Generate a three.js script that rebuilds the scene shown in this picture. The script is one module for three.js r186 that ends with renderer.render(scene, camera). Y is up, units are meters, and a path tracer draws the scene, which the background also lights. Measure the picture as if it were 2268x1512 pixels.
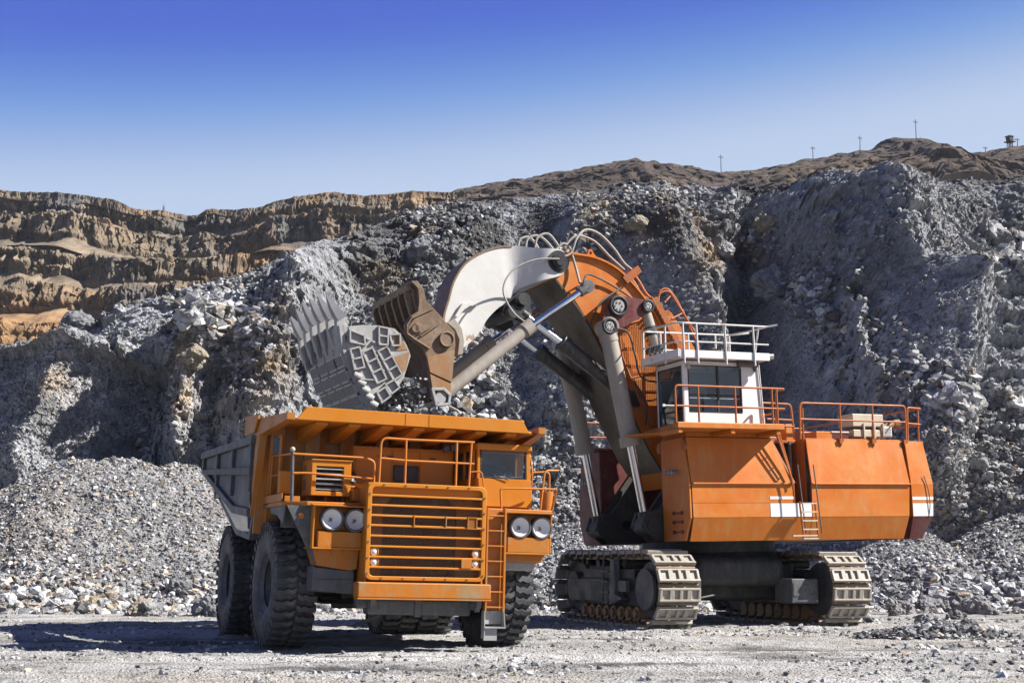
import * as THREE from 'three';
import { mergeGeometries, toCreasedNormals } from 'three/addons/utils/BufferGeometryUtils.js';
import { ConvexGeometry } from 'three/addons/geometries/ConvexGeometry.js';
import { RoundedBoxGeometry } from 'three/addons/geometries/RoundedBoxGeometry.js';

// ---------------------------------------------------------------- camera, sky, sun, exposure
const scene = new THREE.Scene();
const camera = new THREE.PerspectiveCamera(26.72, 1024 / 682, 0.5, 3000);
camera.position.set(0, 1.556, 0);
camera.rotation.set(Math.atan(531 / 3184), 0, 0);
const renderer = new THREE.WebGLRenderer({ antialias: true });
renderer.toneMapping = THREE.LinearToneMapping;
renderer.toneMappingExposure = 2.4;
renderer.shadowMap.enabled = true;
const SUN = new THREE.Vector3(0.736, 0.669, 0.09).normalize();
const sun = new THREE.DirectionalLight(new THREE.Color(1.0, 0.955, 0.88), 5);
sun.position.copy(SUN).multiplyScalar(120).add(new THREE.Vector3(0, 5, -50));
sun.target.position.set(0, 5, -50);
sun.castShadow = true;
sun.shadow.mapSize.set(4096, 4096);
Object.assign(sun.shadow.camera, { left: -60, right: 60, top: 60, bottom: -60, near: 1, far: 400 });
scene.add(sun, sun.target);
{
  const W = 512, H = 256, d = new Float32Array(W * H * 4);
  const stops = [[-90, .15, .15, .15], [-3, .17, .17, .18], [0, .31, .37, .46], [11, .31, .38, .5], [14.4, .29, .355, .48], [15.9, .206, .284, .45], [17.3, .12, .212, .43], [18.8, .074, .145, .4], [20.2, .05, .096, .375], [22.5, .042, .08, .358], [27, .035, .064, .265], [40, .027, .046, .155], [90, .022, .036, .1]];
  const sunAz = Math.atan2(SUN.z, SUN.x);
  for (let r = 0; r < H; r++) {
    const el = ((r + 0.5) / H - 0.5) * 180;
    for (let c = 0; c < W; c++) {
      const az = ((c + 0.5) / W - 0.5) * 2 * Math.PI;
      const toward = Math.cos(az - sunAz);
      const e = el > 0 ? el - (3.3 + 6.6 * toward) * Math.min(1, el / 15) * (1 - el / 90) : el;   // paler on the sun's side
      let i = 0; while (i < stops.length - 2 && stops[i + 1][0] < e) i++;
      const a = stops[i], b = stops[i + 1], t = Math.min(1, Math.max(0, (e - a[0]) / (b[0] - a[0])));
      for (let k = 0; k < 3; k++) d[(r * W + c) * 4 + k] = 0.7125 * (a[k + 1] + (b[k + 1] - a[k + 1]) * t);
      d[(r * W + c) * 4 + 3] = 1;
    }
  }
  const t = new THREE.DataTexture(d, W, H, THREE.RGBAFormat, THREE.FloatType);
  t.mapping = THREE.EquirectangularReflectionMapping; t.magFilter = THREE.LinearFilter; t.minFilter = THREE.LinearFilter; t.needsUpdate = true;
  scene.background = t; scene.environment = t;
}

// ---------------------------------------------------------------- helpers
const R = Math.PI / 180, V = (x, y, z) => new THREE.Vector3(x, y, z);
const clamp = (x, a = 0, b = 1) => Math.min(b, Math.max(a, x)), lerp = (a, b, t) => a + (b - a) * t;
const sstep = (a, b, x) => { const t = clamp((x - a) / (b - a)); return t * t * (3 - 2 * t); };
let seedv = 12345;
const rnd = () => { seedv = (seedv + 0x6d2b79f5) | 0; let t = Math.imul(seedv ^ (seedv >>> 15), 1 | seedv); t = (t + Math.imul(t ^ (t >>> 7), 61 | t)) ^ t; return ((t ^ (t >>> 14)) >>> 0) / 4294967296; };
const rr = (a, b) => a + (b - a) * rnd();
const hash = (x, y, z, s) => { let h = Math.imul(x | 0, 374761393) ^ Math.imul(y | 0, 668265263) ^ Math.imul(z | 0, 2147483647 ^ 0x5bd1e995) ^ Math.imul(s | 0, 1274126177); h = Math.imul(h ^ (h >>> 13), 1274126177); h = Math.imul(h ^ (h >>> 16), 0x85ebca6b); return ((h ^ (h >>> 15)) >>> 0) / 4294967296; };
function vnoise(x, y, z, s = 0) {
  const X = Math.floor(x), Y = Math.floor(y), Z = Math.floor(z); let fx = x - X, fy = y - Y, fz = z - Z;
  fx = fx * fx * (3 - 2 * fx); fy = fy * fy * (3 - 2 * fy); fz = fz * fz * (3 - 2 * fz);
  const h = (i, j, k) => hash(X + i, Y + j, Z + k, s);
  return lerp(lerp(lerp(h(0, 0, 0), h(1, 0, 0), fx), lerp(h(0, 1, 0), h(1, 1, 0), fx), fy), lerp(lerp(h(0, 0, 1), h(1, 0, 1), fx), lerp(h(0, 1, 1), h(1, 1, 1), fx), fy), fz) * 2 - 1;
}
function fbm(x, y, z, o = 4, s = 0) { let a = 0.5, v = 0; for (let i = 0; i < o; i++) { v += a * vnoise(x, y, z, s + i); x *= 2.03; y *= 2.03; z *= 2.03; a *= 0.5; } return v; }
// broken rock: every cell of a jittered lattice is a block with its own offset and tilt
function blocks(x, y, z, s) {
  const X = Math.floor(x), Y = Math.floor(y), Z = Math.floor(z); let best = 9, v = 0;
  for (let i = -1; i < 2; i++) for (let j = -1; j < 2; j++) for (let k = -1; k < 2; k++) {
    const a = X + i, b = Y + j, c = Z + k, px = a + 0.15 + 0.7 * hash(a, b, c, s), py = b + 0.15 + 0.7 * hash(a, b, c, s + 1), pz = c + 0.15 + 0.7 * hash(a, b, c, s + 2);
    const dx = x - px, dy = y - py, dz = z - pz, d = dx * dx + dy * dy + dz * dz;
    if (d < best) { best = d; v = (hash(a, b, c, s + 3) - 0.5) + dx * (hash(a, b, c, s + 4) - 0.5) * 1.6 + dy * (hash(a, b, c, s + 5) - 0.5) * 1.6; }
  }
  return v;
}
const interp = (tab, x) => { if (x <= tab[0][0]) return tab[0][1]; for (let i = 1; i < tab.length; i++) if (x <= tab[i][0]) return lerp(tab[i - 1][1], tab[i][1], (x - tab[i - 1][0]) / (tab[i][0] - tab[i - 1][0])); return tab[tab.length - 1][1]; };

const used = new Map();
const numbered = (n) => { const k = used.get(n) ?? 0; used.set(n, k + 1); return k ? `${n}_${String(k).padStart(3, '0')}` : n; };
const shade = (o) => { o.castShadow = true; o.receiveShadow = true; return o; };
function tag(o, label, category, group) { o.userData.label = label; o.userData.category = category; if (group) o.userData.group = group; return o; }
function thing(name, label, category, group) { const o = new THREE.Group(); o.name = numbered(name); scene.add(o); return tag(o, label, category, group); }
function setUV(g) {   // texture coordinates in metres, from the way each face points
  const p = g.attributes.position, n = g.attributes.normal, uv = new Float32Array(p.count * 2);
  for (let i = 0; i < p.count; i++) {
    const ax = Math.abs(n.getX(i)), ay = Math.abs(n.getY(i)), az = Math.abs(n.getZ(i));
    if (ax > ay && ax > az) { uv[2 * i] = p.getZ(i); uv[2 * i + 1] = p.getY(i); } else if (ay > az) { uv[2 * i] = p.getX(i); uv[2 * i + 1] = p.getZ(i); } else { uv[2 * i] = p.getX(i); uv[2 * i + 1] = p.getY(i); }
  }
  g.setAttribute('uv', new THREE.BufferAttribute(uv, 2)); return g;
}
const plain = (g) => { let h = g.index ? g.toNonIndexed() : g; if (!h.attributes.normal) h.computeVertexNormals(); for (const k of Object.keys(h.attributes)) if (k !== 'position' && k !== 'normal') h.deleteAttribute(k); h.morphAttributes = {}; h.clearGroups(); return setUV(h); };
function join(geoms) { const l = (Array.isArray(geoms) ? geoms.flat(3) : [geoms]).map(plain); return l.length === 1 ? l[0] : mergeGeometries(l); }
function part(parent, name, geoms, mat, label) {
  const m = shade(new THREE.Mesh(join(geoms), mat)); m.name = name; if (label) m.userData.label = label; parent.add(m); return m;
}
const parts = (parent, name, list, mat) => list.forEach((g) => part(parent, name, g, mat));   // alike pieces, each a part of its own
function copyPart(parent, name, geom, mat, pos, rot) { const m = shade(new THREE.Mesh(geom, mat)); m.name = name; m.position.set(...pos); if (rot) m.rotation.set(...rot); parent.add(m); return m; }
const stuff = (m) => { m.userData.kind = 'stuff'; return m; };
// shapes
const box = (w, h, d, x = 0, y = 0, z = 0, rx = 0, ry = 0, rz = 0) => { const g = new THREE.BoxGeometry(w, h, d); g.rotateX(rx); g.rotateY(ry); g.rotateZ(rz); return g.translate(x, y, z); };
const rbox = (w, h, d, x = 0, y = 0, z = 0, r = 0.03, ry = 0) => { const g = new RoundedBoxGeometry(w, h, d, 1, Math.min(r, w / 2.1, h / 2.1, d / 2.1)); g.rotateY(ry); return g.translate(x, y, z); };
const span = (x0, x1, y0, y1, z0, z1, r = 0.02) => rbox(Math.abs(x1 - x0), Math.abs(y1 - y0), Math.abs(z1 - z0), (x0 + x1) / 2, (y0 + y1) / 2, (z0 + z1) / 2, r);
function bar(a, b, r, seg = 10, r2 = r) {
  const A = V(...a), B = V(...b), l = A.distanceTo(B), g = new THREE.CylinderGeometry(r2, r, l, seg, 1);
  g.applyQuaternion(new THREE.Quaternion().setFromUnitVectors(V(0, 1, 0), B.clone().sub(A).normalize())); const m = A.add(B).multiplyScalar(0.5); return g.translate(m.x, m.y, m.z);
}
function pipe(pts, r, corner = 0.1, seg = 7) {   // a bent rail
  const P = pts.map((p) => V(...p)), q = [P[0]];
  for (let i = 1; i < P.length - 1; i++) {
    const a = P[i - 1].clone().sub(P[i]), b = P[i + 1].clone().sub(P[i]), c = Math.min(corner, a.length() / 2.2, b.length() / 2.2);
    const s = P[i].clone().addScaledVector(a.normalize(), c), e = P[i].clone().addScaledVector(b.normalize(), c);
    for (let k = 0; k <= 4; k++) { const t = k / 4; q.push(s.clone().multiplyScalar((1 - t) ** 2).addScaledVector(P[i], 2 * t * (1 - t)).addScaledVector(e, t * t)); }
  }
  q.push(P[P.length - 1]);
  class C extends THREE.Curve { getPoint(t) { const f = t * (q.length - 1), i = Math.min(q.length - 2, Math.floor(f)); return q[i].clone().lerp(q[i + 1], f - i); } getPointAt(t) { return this.getPoint(t); } getTangentAt(t) { return this.getTangent(t); } }
  return new THREE.TubeGeometry(new C(), q.length - 1, r, seg, false);
}
const hose = (pts, r, n = 40, seg = 7) => new THREE.TubeGeometry(new THREE.CatmullRomCurve3(pts.map((p) => V(...p))), n, r, seg, false);
function slab(pts, z0, z1, b = 0.02, holes = []) {   // outline in x, y; thickness along z
  const s = new THREE.Shape(pts.map((p) => new THREE.Vector2(p[0], p[1])));
  for (const [x, y, r] of holes) s.holes.push(new THREE.Path().absarc(x, y, r, 0, 2 * Math.PI, true));
  const g = new THREE.ExtrudeGeometry(s, { depth: Math.max(0.002, z1 - z0 - 2 * b), bevelEnabled: b > 0, bevelSize: b * 0.7, bevelOffset: -b * 0.7, bevelThickness: b, bevelSegments: 1, curveSegments: 20 });
  return g.translate(0, 0, z0 + b);
}
const slabX = (pts, x0, x1, b = 0.02) => slab(pts.map(([z, y]) => [-z, y]), x0, x1, b).rotateY(Math.PI / 2);      // outline in z, y; thickness along x
const slabY = (pts, y0, y1, b = 0.02) => slab(pts.map(([x, z]) => [x, -z]), y0, y1, b).rotateX(-Math.PI / 2);     // outline in x, z; thickness along y
const hull = (pts) => { const g = new ConvexGeometry(pts.map((p) => V(...p))); g.computeVertexNormals(); return g; };
// sections: every one a ring of points of equal length; joined to a closed body
function loft(rings, crease = 0.6) {
  const n = rings[0].length, pos = [], quad = (a, b, c, d) => pos.push(...a, ...b, ...c, ...a, ...c, ...d);
  for (let i = 0; i < rings.length - 1; i++) for (let k = 0; k < n; k++) quad(rings[i][k], rings[i][(k + 1) % n], rings[i + 1][(k + 1) % n], rings[i + 1][k]);
  for (let k = 1; k < n - 1; k++) { const f = rings[0], l = rings[rings.length - 1]; pos.push(...f[0], ...f[k + 1], ...f[k], ...l[0], ...l[k], ...l[k + 1]); }
  const g = new THREE.BufferGeometry(); g.setAttribute('position', new THREE.Float32BufferAttribute(pos, 3)); g.computeVertexNormals(); return toCreasedNormals(g, crease);
}
const lathe = (pts, seg = 40) => new THREE.LatheGeometry(pts.map((p) => new THREE.Vector2(p[0], p[1])), seg);
const arcPts = (cx, cy, r, a0, a1, n) => Array.from({ length: n + 1 }, (_, i) => { const a = lerp(a0, a1, i / n) * R; return [cx + r * Math.cos(a), cy + r * Math.sin(a)]; });
const disc = (x, y, z, r, len, seg = 20) => new THREE.CylinderGeometry(r, r, len, seg).rotateX(Math.PI / 2).translate(x, y, z);   // axis along z
const discX = (x, y, z, r, len, seg = 20) => new THREE.CylinderGeometry(r, r, len, seg).rotateZ(Math.PI / 2).translate(x, y, z);
const ringZ = (x, y, z, r, t, seg = 28) => new THREE.TorusGeometry(r, t, 8, seg).translate(x, y, z);
function lattice(x0, x1, y0, y1, step, r, rise = 0.5) {   // expanded metal in the x, y plane
  const out = [], add = (a, b) => { const dx = b[0] - a[0], dy = b[1] - a[1], l = Math.hypot(dx, dy); if (l > 0.01) out.push(new THREE.BoxGeometry(l, r * 2, r).rotateZ(Math.atan2(dy, dx)).translate((a[0] + b[0]) / 2, (a[1] + b[1]) / 2, 0)); };
  const h = (y1 - y0) / rise;
  for (let s = x0 - h; s < x1; s += step) {
    let a = [s, y0], b = [s + h, y1]; const cut = (p, q, x) => [x, lerp(p[1], q[1], (x - p[0]) / (q[0] - p[0]))];
    if (a[0] < x0) a = cut(a, b, x0); if (b[0] > x1) b = cut(a, b, x1);
    if (b[0] > a[0]) { add(a, b); add([x0 + x1 - a[0], a[1]], [x0 + x1 - b[0], b[1]]); }
  }
  return out;
}

// ---------------------------------------------------------------- materials
const tnoise = (n, u, v, s) => { // tileable value noise, n cells a side
  const x = u * n, y = v * n, X = Math.floor(x), Y = Math.floor(y); let fx = x - X, fy = y - Y; fx = fx * fx * (3 - 2 * fx); fy = fy * fy * (3 - 2 * fy);
  const h = (i, j) => hash(((X + i) % n + n) % n, ((Y + j) % n + n) % n, 7, s);
  return lerp(lerp(h(0, 0), h(1, 0), fx), lerp(h(0, 1), h(1, 1), fx), fy);
};
const tfbm = (n, u, v, o, s) => { let a = 0.5, t = 0, w = 0; for (let i = 0; i < o; i++) { t += a * tnoise(n, u, v, s + i); w += a; n *= 2; a *= 0.55; } return t / w; };
function tex(size, metres, fn, srgb = true) {
  const d = new Uint8Array(size * size * 4);
  for (let y = 0; y < size; y++) for (let x = 0; x < size; x++) { const c = fn((x + 0.5) / size, (y + 0.5) / size), i = (y * size + x) * 4; for (let k = 0; k < 3; k++) { const l = clamp(c[k]); d[i + k] = 255 * (srgb ? (l < 0.0031308 ? 12.92 * l : 1.055 * l ** (1 / 2.4) - 0.055) : l); } d[i + 3] = 255; }
  const t = new THREE.DataTexture(d, size, size); t.wrapS = t.wrapT = THREE.RepeatWrapping; t.magFilter = THREE.LinearFilter; t.minFilter = THREE.LinearMipmapLinearFilter; t.generateMipmaps = true;
  if (srgb) t.colorSpace = THREE.SRGBColorSpace; t.repeat.set(1 / metres, 1 / metres); t.needsUpdate = true; return t;
}
const mix3 = (a, b, t) => [lerp(a[0], b[0], t), lerp(a[1], b[1], t), lerp(a[2], b[2], t)];
const bumpFine = tex(256, 0.9, (u, v) => { const n = tfbm(8, u, v, 5, 91); return [n, n, n]; }, false);
const bumpDent = tex(256, 2.6, (u, v) => { const n = tfbm(4, u, v, 4, 33); return [n, n, n]; }, false);
// paint that has faded in patches, carries dust in specks and streaks, and is scuffed through here and there
function paint(base, faded, dust, o = {}) {
  const s = o.seed ?? 1, m = new THREE.MeshPhysicalMaterial({
    map: tex(512, o.metres ?? 3.1, (u, v) => {
      const a = tfbm(3, u, v, 5, s), st = tfbm(24, u, v * 0.25 + 0.1, 3, s + 20) , f = tfbm(40, u, v, 3, s + 40), k = tfbm(6, u, v, 5, s + 60);
      let c = mix3(base, faded, clamp((a - 0.42) * 3) * (o.fade ?? 0.6));
      c = mix3(c, dust, clamp((st - 0.52) * 3.2) * (o.streak ?? 0.22) + clamp((f - 0.5) * 3) * (o.speck ?? 0.14) + clamp((k - 0.56) * 6) * (o.blotch ?? 0.25));
      if (o.scuff !== null && k > 0.745 && f > 0.54) c = mix3(c, o.scuff ?? [0.09, 0.06, 0.045], 0.75);
      return mix3([0, 0, 0], c, 0.8);
    }),
    roughnessMap: tex(256, 2.3, (u, v) => { const n = 0.62 + 0.5 * (tfbm(5, u, v, 4, s + 8) - 0.5); return [n, n, n]; }, false),
    roughness: o.rough ?? 0.75, metalness: 0, bumpMap: bumpDent, bumpScale: o.dent ?? 0.012, specularIntensity: o.spec ?? 0.7,
  });
  return m;
}
const mats = {
  truck: paint([.56, .185, .003], [.62, .22, .008], [.44, .25, .06], { seed: 3, streak: .16, speck: .12, blotch: .2, scuff: null }),
  truckDirty: paint([.5, .155, .006], [.44, .165, .02], [.33, .235, .12], { seed: 13, streak: .4, speck: .35, blotch: .6, scuff: null }),
  shovel: paint([.54, .138, .006], [.6, .19, .02], [.48, .26, .085], { seed: 23, fade: .75, streak: .36, speck: .16, blotch: .26, scuff: null }),
  shovelDark: paint([.4, .1, .01], [.26, .08, .02], [.18, .11, .06], { seed: 29, fade: .6, streak: .4, speck: .3, blotch: .5 }),
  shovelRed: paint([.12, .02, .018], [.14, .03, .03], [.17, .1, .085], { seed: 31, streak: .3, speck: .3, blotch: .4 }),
  white: paint([.65, .64, .615], [.59, .58, .55], [.5, .45, .37], { seed: 43, fade: .5, streak: .14, speck: .1, blotch: .08, scuff: [.3, .18, .09], metres: 4.1 }),
  cabWhite: paint([.76, .76, .76], [.71, .71, .71], [.6, .57, .52], { seed: 47, fade: .4, streak: .1, speck: .06, blotch: .05, scuff: [.5, .45, .4] }),
  rust: paint([.15, .093, .052], [.21, .13, .075], [.28, .23, .175], { seed: 53, fade: .9, streak: .35, speck: .45, blotch: .4, scuff: [.09, .05, .03], rough: .9 }),
  ochre: paint([.33, .155, .05], [.27, .145, .065], [.3, .235, .165], { seed: 59, fade: .8, streak: .4, speck: .4, blotch: .45, scuff: [.1, .05, .02], rough: .85 }),
  dustSteel: paint([.32, .316, .31], [.4, .395, .385], [.46, .45, .44], { seed: 61, fade: .8, streak: .3, speck: .45, blotch: .4, scuff: [.13, .12, .11], rough: .9, spec: .5 }),
  toothSteel: paint([.2, .205, .225], [.26, .265, .28], [.32, .32, .32], { seed: 67, fade: .6, streak: .2, speck: .3, blotch: .2, scuff: [.2, .2, .2], rough: .55 }),
  greySteel: paint([.085, .088, .094], [.12, .12, .123], [.19, .185, .18], { seed: 71, fade: .7, streak: .3, speck: .35, blotch: .4, scuff: [.07, .065, .06], rough: .85 }),
  bodyGrey: paint([.085, .087, .092], [.1, .1, .104], [.145, .142, .14], { seed: 73, fade: .6, streak: .3, speck: .3, blotch: .3, scuff: [.12, .1, .09], rough: .85 }),
  black: paint([.022, .022, .024], [.04, .04, .042], [.13, .12, .11], { seed: 79, fade: .5, streak: .2, speck: .25, blotch: .22, scuff: [.05, .05, .05], rough: .8 }),
  track: paint([.32, .29, .24], [.4, .365, .305], [.46, .43, .385], { seed: 83, fade: .8, streak: .3, speck: .45, blotch: .4, scuff: [.13, .09, .06], rough: .7 }),
  frame: paint([.028, .027, .026], [.042, .04, .037], [.09, .083, .073], { seed: 87, fade: .6, streak: .3, speck: .35, blotch: .4, scuff: [.05, .04, .03], rough: .9 }),
  cylinder: paint([.33, .29, .245], [.4, .36, .31], [.46, .42, .36], { seed: 89, fade: .8, streak: .3, speck: .35, blotch: .3, scuff: [.16, .09, .05], rough: .8 }),
  cylinderDark: paint([.04, .038, .036], [.07, .065, .06], [.17, .155, .145], { seed: 97, fade: .7, streak: .3, speck: .3, blotch: .35, scuff: [.03, .03, .03], rough: .75 }),
  tyre: paint([.052, .052, .056], [.08, .08, .085], [.18, .176, .176], { seed: 101, fade: .8, streak: .15, speck: .5, blotch: .35, scuff: [.03, .03, .03], rough: .95, spec: .35, dent: .004 }),
  rim: paint([.075, .075, .08], [.1, .1, .105], [.16, .157, .155], { seed: 103, fade: .7, streak: .2, speck: .4, blotch: .4, scuff: [.06, .06, .06], rough: .9 }),
  chrome: new THREE.MeshPhysicalMaterial({ color: new THREE.Color(.72, .73, .76), metalness: 1, roughness: .16 }),
  rail: paint([.54, .175, .012], [.46, .165, .04], [.38, .24, .13], { seed: 107, streak: .2, speck: .2, blotch: .25, dent: .002 }),
  railShovel: paint([.45, .115, .015], [.38, .12, .03], [.3, .16, .09], { seed: 109, streak: .2, speck: .25, blotch: .3, dent: .002 }),
  railWhite: paint([.66, .66, .64], [.54, .54, .52], [.42, .38, .32], { seed: 113, streak: .2, speck: .2, blotch: .2, dent: .002, scuff: [.25, .17, .1] }),
  hose: new THREE.MeshStandardMaterial({ color: new THREE.Color(.25, .235, .21), roughness: .6, bumpMap: bumpFine, bumpScale: .004 }),
  hoseBlack: new THREE.MeshStandardMaterial({ color: new THREE.Color(.03, .03, .03), roughness: .6, bumpMap: bumpFine, bumpScale: .004 }),
  glass: new THREE.MeshPhysicalMaterial({ color: new THREE.Color(.62, .68, .72), transmission: 1, thickness: 0, roughness: .03, ior: 1.5 }),
  liner: new THREE.MeshStandardMaterial({ color: new THREE.Color(.32, .32, .31), roughness: .85, bumpMap: bumpFine, bumpScale: .003 }),
  clearGlass: new THREE.MeshPhysicalMaterial({ color: new THREE.Color(.86, .9, .93), transmission: 1, thickness: 0, roughness: .02, ior: 1.5 }),
  lampGlass: new THREE.MeshPhysicalMaterial({ color: new THREE.Color(.95, .95, .95), transmission: .92, thickness: 0, roughness: .12, ior: 1.5 }),
  lampWhite: new THREE.MeshPhysicalMaterial({ color: new THREE.Color(.56, .56, .57), roughness: .3, bumpMap: bumpFine, bumpScale: .002 }),
  reflector: new THREE.MeshPhysicalMaterial({ color: new THREE.Color(.85, .85, .86), metalness: 1, roughness: .22 }),
  mirrorDark: new THREE.MeshPhysicalMaterial({ color: new THREE.Color(.03, .035, .045), roughness: .25 }),
  seat: new THREE.MeshStandardMaterial({ color: new THREE.Color(.035, .035, .04), roughness: .9, bumpMap: bumpFine, bumpScale: .004 }),
  paper: new THREE.MeshStandardMaterial({ color: new THREE.Color(.75, .75, .73), roughness: .9 }),
  shadedGrime: paint([.06, .042, .027], [.095, .064, .038], [.14, .11, .08], { seed: 131, fade: .8, streak: .35, speck: .3, blotch: .4, scuff: [.03, .02, .015], rough: .8 }),  // greasy brown dirt; the shade under the boom is mixed into its colour
  beige: paint([.52, .46, .35], [.58, .53, .43], [.45, .38, .28], { seed: 121, streak: .25, speck: .2, blotch: .25, scuff: [.25, .15, .08] }),
};
// ---------------------------------------------------------------- terrain
const EYE = 1.556, PITCH = Math.atan(531 / 3184), FOC = 3184;
const rayUp = (px, py) => { const a = (px - 1134) / FOC, b = (756 - py) / FOC, c = Math.cos(PITCH), s = Math.sin(PITCH); return { side: a / (c - s * b), up: (c * b + s) / (c - s * b) }; };   // per metre of depth
const groundY = (x, z) => {
  const d = -z;
  return 0.018 * Math.max(0, d - 35) + 0.03 * fbm(x * 0.12, 3, z * 0.12, 3, 5) + 0.0006 * Math.max(0, d - 60) ** 1;
};
const struct = (o, name) => { o.name = name; o.userData.kind = 'structure'; scene.add(shade(o)); return o; };
function grid(nu, nv, f, color) {   // f(i, j) -> [x, y, z]; color(x, y, z) -> [r, g, b]
  const p = new Float32Array((nu + 1) * (nv + 1) * 3), c = new Float32Array(p.length), uv = new Float32Array((nu + 1) * (nv + 1) * 2), idx = new Uint32Array(nu * nv * 6);
  for (let j = 0, o = 0; j <= nv; j++) for (let i = 0; i <= nu; i++, o++) { const q = f(i / nu, j / nv), k = color(q[0], q[1], q[2], i / nu, j / nv); for (let a = 0; a < 3; a++) { p[o * 3 + a] = q[a]; c[o * 3 + a] = k[a]; } uv[o * 2] = q[0]; uv[o * 2 + 1] = q[1] * 0.9 - q[2] * 0.8; }
  for (let j = 0, o = 0; j < nv; j++) for (let i = 0; i < nu; i++) { const a = j * (nu + 1) + i, b = a + 1, d = a + nu + 1, e = d + 1; if ((i + j) & 1) idx.set([a, b, d, b, e, d], o); else idx.set([a, b, e, a, e, d], o); o += 6; }
  const g = new THREE.BufferGeometry(); g.setAttribute('position', new THREE.BufferAttribute(p, 3)); g.setAttribute('color', new THREE.BufferAttribute(c, 3)); g.setAttribute('uv', new THREE.BufferAttribute(uv, 2)); g.setIndex(new THREE.BufferAttribute(idx, 1)); g.computeVertexNormals(); return g;
}
const rockMap = tex(1024, 5.3, (u, v) => { const a = tfbm(12, u, v, 6, 201), b = tfbm(60, u, v, 3, 221), g = 0.62 + 0.55 * (a - 0.5) + 0.5 * (b - 0.5); return [g, g, g * 1.01]; });
const rockBump = tex(512, 2.1, (u, v) => { const n = 0.6 * tfbm(10, u, v, 5, 231) + 0.4 * Math.abs(tfbm(16, u, v, 4, 241) * 2 - 1); return [n, n, n]; }, false);
const rockMat = new THREE.MeshStandardMaterial({ color: new THREE.Color(.97, .97, .97), vertexColors: true, map: rockMap, bumpMap: rockBump, bumpScale: 0.3, roughness: 0.95, flatShading: true });

// quarry floor: one sheet to the horizon, fine where it is seen
const SCALE_X = (t) => { const s = t * 2 - 1; return 30 * s + 470 * s ** 7 + 4 * s; };
const floorZ = (t) => (t < 0.9 ? lerp(-14, -66, t / 0.9) : -66 - 800 * ((t - 0.9) / 0.1) ** 3);
const rut = (x, z) => { let v = 0; const d = -z; for (const [c, s, w] of [[24.4, .02, .5], [26.1, .03, .45], [29.6, -.02, .5], [31.2, -.03, .4]]) { const e = d - c - s * x - 0.5 * vnoise(x * 0.12, c, 0, 9); v -= 0.075 * Math.exp(-e * e / (w * w)) * (0.6 + 0.4 * vnoise(x * 0.5, c, 2, 3)); } return v; };
const floorY = (x, z) => groundY(x, z) + (z > -66 ? 0.05 * fbm(x * 0.7, 1, z * 0.7, 4, 15) + 0.04 * Math.abs(vnoise(x * 2.3, 4, z * 2.3, 22)) * clamp(0.5 + fbm(x * 0.3, 8, z * 0.3, 2, 27) * 2) + 0.026 * vnoise(x * 5, 2, z * 5, 25) + rut(x, z) : 0);
const floorMap = tex(2048, 9.7, (u, v) => {
  const a = tfbm(5, u, v, 6, 301), b = tfbm(70, u, v, 3, 321), c = tfbm(14, u, v, 5, 331), st = tfbm(300, u, v, 2, 341); let g = 0.9 + 0.5 * (a - 0.5) + 0.55 * (b - 0.5) + 0.35 * (st - 0.5);
  if (c > 0.58) g *= 1 - 1.7 * (c - 0.58);
  return [g, g * 0.995, g * 0.99];
});
const floorMat = new THREE.MeshStandardMaterial({ color: new THREE.Color(.8, .8, .8), vertexColors: true, map: floorMap, bumpMap: tex(1024, 3.3, (u, v) => { const n = 0.45 * tfbm(24, u, v, 5, 351) + 0.55 * tfbm(90, u, v, 3, 361); return [n, n, n]; }, false), bumpScale: 0.12, roughness: 0.97 });
struct(new THREE.Mesh(grid(640, 560, (u, v) => { const x = SCALE_X(u), z = floorZ(v); return [x, floorY(x, z), z]; }, (x, y, z) => {
  const d = fbm(x * 0.35, 0, z * 1.1, 4, 41), e = fbm(x * 0.09, 2, z * 0.5, 4, 47), br = clamp(0.5 + 1.6 * fbm(x * 0.22, 5, z * 0.6, 3, 53));
  const k = 0.45 * (1 + 0.35 * e - (d > 0.12 ? 1.8 * (d - 0.12) : 0));
  return mix3([k, k * 0.985, k * 0.97], [k * 0.72, k * 0.66, k * 0.55], clamp((0.42 - br) * 1.4));
}), floorMat), 'quarry_floor');

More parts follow.
